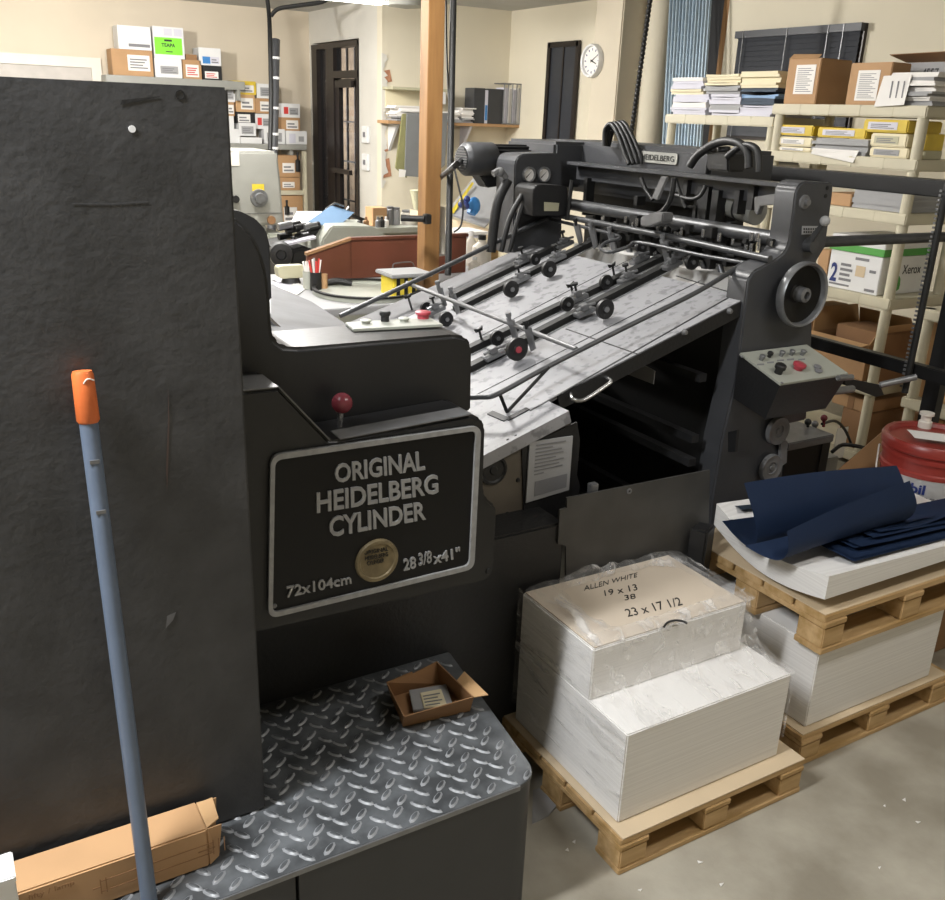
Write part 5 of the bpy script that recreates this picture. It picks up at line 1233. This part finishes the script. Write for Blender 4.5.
mk('wing_edge', G().prism([V((pa.x, yc-.01, ztc-.012)), V((pa.x, yc-.01, ztc+.004)), V((P(308, 270, Y=yc).x, yc+.012, zl2+.016)), V((P(308, 270, Y=yc).x, yc+.012, zl2))], (0, .04, 0)), m_card2, ch)
mk('wire_handle', G().tube(smooth([P(393, 273, Y=yc-.01), P(393, 265, Y=yc-.02), P(397, 263, Y=yc-.02), P(411, 262, Y=yc-.02), P(414, 266, Y=yc-.01)], 3), .004, 6), m_rail, ch)
# things on the bench
def cup(x, y0, y1, r, m, lab, cat='cup', nm='pen_cup'):
    a = P(x, y1, Z=zb+.001); h = P(x, y0, Y=a.y).z-a.z
    t = thing(nm, a, lab, cat); mk('cup_body', G().lathe([(0, 0), (r, 0), (r, h), (r*.92, h), (r*.92, .006), (0, .006)], a, (0, 0, 1), 20), m, t); return a, h, t
a, h, t = cup(316, 272, 290, .03, m_cav, 'black pen cup holding red and white pens on the bench')
gp = 'pens in the cups'
for k, (dx_, dz_, m) in enumerate(((-.02, .11, m_redl), (-.008, .12, m_paper), (.004, .10, m_redl), (.014, .125, m_redl), (.02, .11, m_paper), (0, .13, m_stone))):
    mk('pen', G().tube([a+V((dx_*.3, 0, .01)), a+V((dx_*1.8, .0+.004*k, h+dz_*.55))], .0055, 8), m, None, ('red pen' if m == m_redl else 'pale pen')+' standing in the black cup on the bench', 'pen', gp)
a, h, t = cup(308, 271, 289, .026, m_lgrey, 'pale grey pen cup left of the black one')
for k in range(3): mk('pen', G().tube([a+V((0, 0, .01)), a+V((-.02+.015*k, .01, h+.05))], .0055, 8), m_paper, None, 'white pen standing in the pale grey cup', 'pen', gp)
a, h, t = cup(324, 274, 289, .02, m_card, 'thin tan cup right of the black pen cup')
a = P(291, 283, Z=zb+.001); o = thing('tape_dispenser', a, 'beige block shaped stand with dark base on papers near the pen cups', 'stand')
zz1 = P(291, 265, Y=a.y).z
mk('stand_base', G().cyl(a, a+V((0, 0, .03)), .055, .045), m_cav, o); mk('stand_body', G().prism(rpoly([V((a.x-.075, a.y-.03, a.z+.03)), V((a.x+.075, a.y-.03, a.z+.03)), V((a.x+.085, a.y-.03, zz1)), V((a.x-.085, a.y-.03, zz1))], .025), (0, .07, 0), .006), m_beige, o)
for k, (q, m, l) in enumerate(((((272, 283), (286, 279), (300, 283), (282, 291)), m_lav, 'lavender sheet left of the beige stand on the bench'), (((285, 290), (296, 282), (307, 288), (297, 295)), m_paper, 'white sheet in front of the beige stand on the bench'), (((272, 279), (281, 276), (290, 279), (279, 283)), m_redl, 'pink red slip at the left end of the bench'))):
    mk('paper_sheet', G().prism([P(*p, Z=zb+.002+.002*k) for p in q], (0, 0, .0015)), m if k != 2 else m_lav, None, l, 'paper')
a = P(367, 293, Z=zb+.002); rx = (P(398, 293, Z=zb).x-P(338, 293, Z=zb).x)/2
rt_ = mk('round_tray', G().lathe([(0, .004), (.27, .004), (.275, .022), (.285, .022), (.285, 0), (0, 0)], a+V((0, 0, 0)), (0, 0, 1), 40), m_lgrey, None, 'large round grey metal tray on the bench in front of the brown partition', 'tray')
mk('tray_rim', G().lathe([(.268, .022), (.268, .03), (.288, .03), (.288, .02)], a, (0, 0, 1), 40), m_cav, rt_, 'black tray rim')
a = P(405, 297, Z=zb+.001); zz1 = P(405, 278, Y=a.y).z
o = thing('toner_case', a, 'yellow and black box with grey top beside the round tray at the post foot', 'box')
mk('case_body', G().box(a.x-.07, a.x+.07, a.y, a.y+.15, a.z, zz1, .004), m_yellow, o); mk('case_top', G().box(a.x-.08, a.x+.16, a.y-.01, a.y+.2, zz1, zz1+.02, .004), m_stone, o)
g = G()
for k in range(3): g.box(a.x-.05+k*.045, a.x-.03+k*.045, a.y-.003, a.y, a.z, zz1)
mk('black_stripe', g, m_cav, o)
a = P(335, 284, Z=zb+.001); mk('black_tool', G().tube(smooth([P(326, 283, Z=zb+.02), P(338, 281, Z=zb+.03), P(352, 284, Z=zb+.015)], 4), .018, 8), m_cav, None, 'black hand tool lying between pen cups and brown partition', 'tool')
# small offset press further back
t_ = 6.3; c0 = P(300, 262, t=t_); yo = c0.y
def yo_(pts, Y=yo): return YP(pts, Y)
op = thing('small_offset_press', (c0.x, yo+.3, 0), 'small offset press with black drum and grey cover behind the bench', 'machine')
mk('press_body', G().prism(yo_([(282, 252), (309, 247), (330, 262), (330, 300), (284, 300)]), (0, .6, 0), .02), m_cav, op)
mk('drum_end', G().lathe([(0, .03), (.03, .03), (.035, .05), (.075, .045), (.085, 0)], P(281, 254, Y=yo), (-.3, -1, 0), 24), m_dark, op)
mk('delivery_tray', G().prism([P(282, 247, Y=yo-.02), P(316, 239, Y=yo-.02), P(313, 236.5, Y=yo+.1), P(285, 243, Y=yo+.1)], (0, 0, .015)), m_lav, op)
mk('grey_cover', G().prism(yo_([(322, 240), (332, 226), (374, 226.5), (386, 236), (386, 262), (322, 262)], yo-.05), (0, .5, 0), .01), m_lgrey, op)
mk('machine_stand', G().box(P(284, 290, Y=yo).x, P(386, 290, Y=yo).x, yo, yo+.5, 0, P(300, 280, Y=yo).z), m_lgrey, op)
random.seed(31)
for i in range(22):
    x, y = random.uniform(284, 318), random.uniform(226, 241); y -= (x-284)*.12; p = P(x, y, Y=yo+random.uniform(.05, .3)); r_ = random.uniform(.012, .03)
    mk('roller_part', G().cyl(p-V((r_*2, 0, 0)), p+V((r_*2, .01, r_*.6)), r_, seg=10), random.choice([m_cav, m_cav, m_rail]), op)
mk('white_tray', G().prism([P(290, 227, Y=yo+.3), P(297, 214, Y=yo+.5), P(322, 214, Y=yo+.5), P(314, 226, Y=yo+.3)], (0, 0, .02)), m_paper, op)
bs = mk('printing_plate', G().sheet([P(308, 222, Y=yo+.1), P(336, 229, Y=yo+.1), P(354, 213, Y=yo+.35), P(331, 206, Y=yo+.35)], .006), m_lblue, None, 'pale blue plate sheet tilted on top of the small offset press', 'plate')
mk('hanger_bar', G().tube([P(326, 209, Y=yo+.34), P(335, 203, Y=yo+.36), P(344, 206, Y=yo+.36)], .008, 6), m_chrome, bs); mk('hanger_bar', G().tube([P(345, 213, Y=yo+.34), P(349, 207, Y=yo+.36)], .008, 6), m_chrome, bs)
mk('black_wedge', G().prism(yo_([(353, 214), (366, 219), (362, 221), (352, 217)], yo+.3), (0, .06, 0)), m_cav, bs)
# ink cans etc on a far counter
yk = yo+.7
kc = thing('ink_counter', (P(400, 250, Y=yk).x, yk+.25, 0), 'grey counter with cans and small cartons behind the brown partition', 'counter')
zk = P(400, 226, Y=yk).z
mk('counter_top', G().box(P(352, 226, Y=yk).x, P(470, 226, Y=yk).x, yk-.1, yk+.5, zk-.04, zk), m_lgrey, kc); mk('counter_side', G().box(P(356, 226, Y=yk).x, P(466, 226, Y=yk).x, yk, yk+.45, 0, zk-.04), m_lgrey, kc)
bx('carton', 'small open tan carton on the grey counter left of the cans', 'box', None, 'Y', yk, (373, 208, 387, 222), .15, m_card, z0=zk+.001, dec=[('white_label', .2, .2, .7, .6, m_kraft, 2)])
gc = 'cans on the grey counter'
for x, y0, r_, m, l in ((390, 208, .03, m_rail, 'thin silver can beside the tan carton on the counter'), (396, 209, .034, m_stone, 'grey can second beside the tan carton on the counter'), (410, 212, .075, m_trimw, 'wide white tub behind the clamp on the counter'), (422, 209, .035, m_trimw, 'tall pale bottle on the counter behind the wooden post')):
    a = P(x, 224, Y=yk+.1); h = P(x, y0, Y=yk+.1).z-zk; a.z = zk+.001
    o = mk('can', G().lathe([(0, 0), (r_, 0), (r_, h*.9), (r_*.85, h*.93), (r_*.85, h), (0, h)], a, (0, 0, 1), 18), m, None, l, 'can')
    mk('can_lid', G().cyl(a+V((0, 0, h)), a+V((0, 0, h+.012)), r_*.9), m_rail, o)
for i, (x, y, m) in enumerate(((360, 223, m_rubber), (366, 222, m_card2), (378, 224, m_rail), (382, 223, m_rubber), (386, 224, m_paper))):
    p = P(x, y, Y=yk-.05); mk('small_bottle', G().lathe([(0, 0), (.022, 0), (.022, .05), (.01, .06), (.01, .08), (0, .08)], V((p.x, yk-.05, zk+.001)), (0, 0, 1), 10), m, None, ['black', 'brown', 'silver', 'stubby black', 'white'][i]+' small bottle in the clutter at the left of the grey counter', 'bottle')
# white jugs and papers right of the post
t_ = 5.4
for x, y0, y1, r_, l in ((481, 235, 262, .06, 'white plastic jug with black cap right of the brown partition'), (470, 231, 259, .04, 'pale bottle behind the white jug right of the brown partition'), (474, 257, 270, .035, 'small white bottle in front of the white jug')):
    b = P(x, y1+6, Z=zb+.001); a = P(x, y0, Y=b.y); h = a.z-b.z
    o = mk('jug', G().lathe([(0, 0), (r_, 0), (r_*1.05, h*.1), (r_, h*.65), (r_*.4, h*.8), (r_*.4, h*.88), (0, h*.88)], b, (0, 0, 1), 16), m_trimw, None, l, 'bottle')
    mk('jug_cap', G().cyl(b+V((0, 0, h*.86)), b+V((0, 0, h)), r_*.42), m_cav if r_ == .06 else m_white, o)
mk('plastic_tube', G().cyl(P(439, 208, t=5.0), P(439, 255, t=5.0), .035, seg=14), m_trimw, None, 'pale vertical tube standing just right of the wooden post', 'tube')
# far slanted light table with blue lump
t_ = 6.8; cT = P(475, 228, t=t_); yT = cT.y
ft_t = thing('layout_table', (cT.x, yT+.3, 0), 'slanted layout table with papers left of the press motor', 'table')
zT = cT.z
mk('table_top', G().prism([P(440, 216, t=t_), P(515, 236, t=t_-.3), P(515, 246, t=t_-.3), P(440, 226, t=t_)], (0, .5, .0)), m_kraft, ft_t)
mk('tilted_board', G().sheet([P(446, 214, t=t_-.1), P(485, 228, t=t_-.2), P(520, 190, t=t_+.4), P(476, 176, t=t_+.5)], .015), m_stone, ft_t)
mk('yellow_ruler', G().sheet([P(450, 212, t=t_-.12), P(472, 182, t=t_+.3), P(474, 183, t=t_+.3), P(454, 213, t=t_-.12)], .006), m_yellow, ft_t)
for x in (446, 510): p = P(x, 240, t=t_-.1); mk('table_leg', G().box(p.x-.03, p.x+.03, p.y+.2, p.y+.26, 0, p.z), m_wood, ft_t)
mk('glove', G().ball(P(474, 206, t=t_-.15), .05, (1.1, .5, 1.3), 12).tube([P(472, 211, t=t_-.15), P(471, 214, t=t_-.15)], .035), m_bblue, None, 'crumpled bright blue glove on the slanted layout table', 'glove')
o = thing('desk_lamp', P(462, 202, t=t_-.3), 'dark metal knob cluster left of the blue glove on the layout table', 'tool')
for i in range(7): p = P(455+random.uniform(0, 12), 198+random.uniform(0, 9), t=t_-.3); mk('knob', G().ball(p, .025, seg=8), m_tower if i % 2 else m_navy, o)
pile('paper_pile', 'strip of mixed papers along the front of the layout table', 'paper pile', None, P(446, 226, t=t_-.3).x, P(500, 238, t=t_-.5).x, yT-.35, yT-.1, P(470, 238, t=t_-.4).z, [(.02, m_lav), (.02, m_paper)], .02)
# ---- far wall shelf with binders
yw = CY-.26; zS = P(480, 123.5, Y=yw).z
xa_, xb_ = P(388, 117, Y=yw).x, P(522, 126, Y=yw).x
ss = thing('wall_shelf', ((xa_+xb_)/2, CY-.13, zS-.1), 'thin brown wall shelf with binders and papers on the far wall behind the wooden post', 'shelf')
mk('shelf_board', G().box(xa_, xb_, yw, CY, zS-.03, zS, .003), m_card, ss)
for x in (399, 472): p = P(x, 130, Y=yw).x; mk('shelf_bracket', G().prism([V((p, CY, zS-.03)), V((p, CY-.22, zS-.03)), V((p, CY, zS-.3))], (.03, 0, 0)), m_white if x == 399 else m_lav, ss)
gN = 'binders on the far wall shelf'
for px, m, l in (((474, 88, 485, 122), m_tower, 'dark grey binder at the left of the binder row'), ((484.5, 90, 488, 122), m_lav, 'white and blue binder between the two dark ones'), ((488, 89, 503, 122.5), m_tower, 'black binder beside the wire rack of papers')):
    o = bx('binder', l, 'binder', gN, 'Y', yw+.02, px, .2, m, z0=zS+.001, dec=[('blue_label', .2, .1, .8, .55, m_bblue)] if m == m_lav else ())
zR = P(515, 84, Y=yw).z
wr_ = thing('wire_rack', (P(515, 100, Y=yw).x, yw+.1, zS), 'wire file rack full of white papers at the right end of the binder shelf', 'rack')
xa_, xb_ = P(504, 95, Y=yw).x, P(529, 95, Y=yw).x
for z in (zS+.005, zR): mk('rack_wire', G().tube([V((xa_, yw, z)), V((xb_, yw, z)), V((xb_, yw+.2, z)), V((xa_, yw+.2, z))], .007, 6, True), m_rail, wr_)
for k in range(7): x = xa_+(xb_-xa_)*k/6; mk('rack_wire', G().tube([V((x, yw, zS+.005)), V((x, yw, zR))], .006, 6), m_rail, wr_)
for k in range(5):
    x = xa_+(xb_-xa_)*(k+.5)/5.5; mk('file_folder', G().box(x-.012, x+.03, yw+.02, yw+.19, zS+.012, zR-.04-.01*(k % 3), .002), m_paper if k % 2 else m_lav, None, 'white file folder standing in the wire rack on the far wall', 'folder', 'folders in the wire rack')
random.seed(8)
for (x0, x1, zt0, l) in ((398, 426, 106, 'pile of white papers on the shelf left of the wooden post'), (443, 462, 112, 'low paper pile on the far shelf right of the wooden post'), (462, 474, 108, 'small paper pile beside the dark grey binder')):
    a, b = P(x0, 112, Y=yw).x, P(x1, 112, Y=yw).x; h = P((x0+x1)/2, zt0, Y=yw).z-zS
    pile('paper_pile', l, 'paper pile', None, a, b, yw+.01, yw+.22, zS+.001, [(h*.3, m_stone), (h*.3, m_paper), (h*.4, m_paper)], .03)
zS2 = P(420, 90.5, Y=yw).z; xa_, xb_ = P(393, 90, Y=yw).x, P(448, 92, Y=yw).x
s3 = thing('wall_shelf', ((xa_+xb_)/2, CY-.13, zS2), 'small pale shelf on the far wall above the hanging sheets', 'shelf')
mk('shelf_board', G().box(xa_, xb_, yw, CY, zS2, zS2+.025), m_beige, s3); mk('shelf_back', G().box(xa_+.03, xb_-.03, CY-.02, CY, zS+.12, zS2), m_creamp, s3)
bx('carton', 'white flat carton on the shelf right of the wooden post', 'box', None, 'Y', yw+.01, (434, 92, 446, 104), .15, m_white, z1=zS2-.001)
hs_ = thing('hanging_sheets', (P(415, 150, Y=yw-.05).x, yw-.05, 1.1), 'grey and olive sheets hanging from the far shelf behind the wooden post', 'cloth')
mk('olive_sheet', G().prism(YP([(403, 114), (410, 113), (407, 178), (396, 168)], yw-.06), (0, .03, 0), .002), m_olive, hs_)
mk('grey_sheet', G().prism(YP([(407, 113), (448, 113), (445, 165), (432, 178), (405, 176)], yw-.09), (0, .02, 0), .002), m_greycl, hs_)
mk('paper_tag', G().prism(YP([(399, 169), (406, 170), (405, 177), (399, 177)], yw-.1), (0, .004, 0)), m_paper, hs_)
mk('canvas_funnel', G().cyl(P(417, 190, Y=yk+.2), P(418, 212, Y=yk+.2), .06, .03), m_beige, None, 'beige cone standing on the counter left of the wooden post', 'cone')
# ceiling blower near the strip light
c = P(406, 1, Z=2.52)
bl = thing('ceiling_blower', c, 'round grey duct end hanging from the ceiling left of the wooden post', 'duct')
mk('duct_body', G().lathe([(0, -.12), (.16, -.10), (.2, -.03), (.2, .1), (0, .1)], c+V((0, 0, .06)), (0, 0, 1), 28), m_greym, bl)
mk('hanger', G().cyl(c+V((0, 0, .15)), V((c.x, c.y, CEIL)), .02), m_greym, bl)
# debris on the floor
random.seed(14)
mk('paper_scrap', G().sheet([P(533, 790, Z=.004), P(552, 784, Z=.012), P(561, 800, Z=.01), P(548, 816, Z=.002), P(532, 824, Z=.002)], .002), m_stone, None, 'torn grey paper piece on the floor between step and pallet', 'paper scrap')
gD = 'small paper bits on the concrete'
for x, y in ((722, 885), (700, 862), (885, 806), (918, 822), (575, 842), (568, 850), (880, 868), (640, 890), (905, 800)):
    p = P(x, y, Z=.001); a_ = random.uniform(0, 3); r_ = random.uniform(.004, .009)
    mk('paper_bit', G().prism([p+V((math.cos(a_+k*1.7)*r_, math.sin(a_+k*1.7)*r_*.7, 0)) for k in range(4)][:3], (0, 0, .002)), m_paper, None, 'tiny white paper bit lying on the concrete floor', 'paper bit', gD)
# ================================================================== LIGHTS
def lamp(name, x, y, z, lx, ly, power, label, col=(1, .975, .94), bare=False):
    t = thing(name, (x, y, z), label, 'ceiling light', 'ceiling light fixtures')
    mk('housing', G().box(x-lx/2-.03, x+lx/2+.03, y-ly/2-.03, y+ly/2+.03, z, z+.05, .004).cyl((x, y, z+.05), (x, y, CEIL), .01, seg=8), m_white, t)
    mk('diffuser', G().box(x-lx/2, x+lx/2, y-ly/2, y+ly/2, z-.012, z), m_tube, t)
    if bare: l = bpy.data.lights.new('bulb', 'POINT'); l.shadow_soft_size = .12
    else: l = bpy.data.lights.new('fluorescent', 'AREA'); l.shape = 'RECTANGLE'; l.size = lx; l.size_y = ly
    l.energy = power; l.color = col
    o = bpy.data.objects.new('fluorescent_light', l); C.objects.link(o); o.parent = t; o.location = (0, 0, -.15 if bare else -.016)
lamp('ceiling_light', -.75, 1.24, 2.62, 1.2, .15, 112, 'ceiling light over the operator side, out of the photo to the left', (.96, .98, 1))
lamp('ceiling_light', 2.0, .45, 2.62, 1.2, .25, 15, 'ceiling light over the wrapped paper stacks, out of the photo')
lamp('ceiling_light', 1.25, 3.7, 2.62, 1.2, .25, 165, 'ceiling light over the far edge of the feed table', bare=True)
lamp('ceiling_light', 2.0, 7.2, 2.62, 1.2, .25, 215, 'ceiling light between the feed table and the far wall', bare=True)
lamp('ceiling_light', .7, 8.0, 2.62, 1.2, .25, 290, 'ceiling light in front of the boxes shelf', bare=True)
l = bpy.data.lights.new('door_fill_light', 'AREA'); l.size = 1.8; l.energy = 70  # added fill without fixture, brightens the brick behind the glass door
o = bpy.data.objects.new('door_fill_light', l); C.objects.link(o); o.location = (XC+.15, 12.4, 1.7); o.rotation_euler = (0, -math.pi/2, 0)
a = P(325, -2, Z=2.5); b = P(386, 3, Z=2.5)
lamp('ceiling_light', b.x-.62, b.y, 2.5, 1.2, .2, 25, 'hanging white strip light just above the glass door')
w = bpy.data.worlds.new('world'); bpy.context.scene.world = w; w.use_nodes = True
w.node_tree.nodes['Background'].inputs[0].default_value = (.9, .95, 1, 1); w.node_tree.nodes['Background'].inputs[1].default_value = .06
vs_ = bpy.context.scene.view_settings; vs_.view_transform = 'Standard'; vs_.look = 'None'; vs_.exposure = 0.0; vs_.gamma = 1; vs_.use_curve_mapping = False
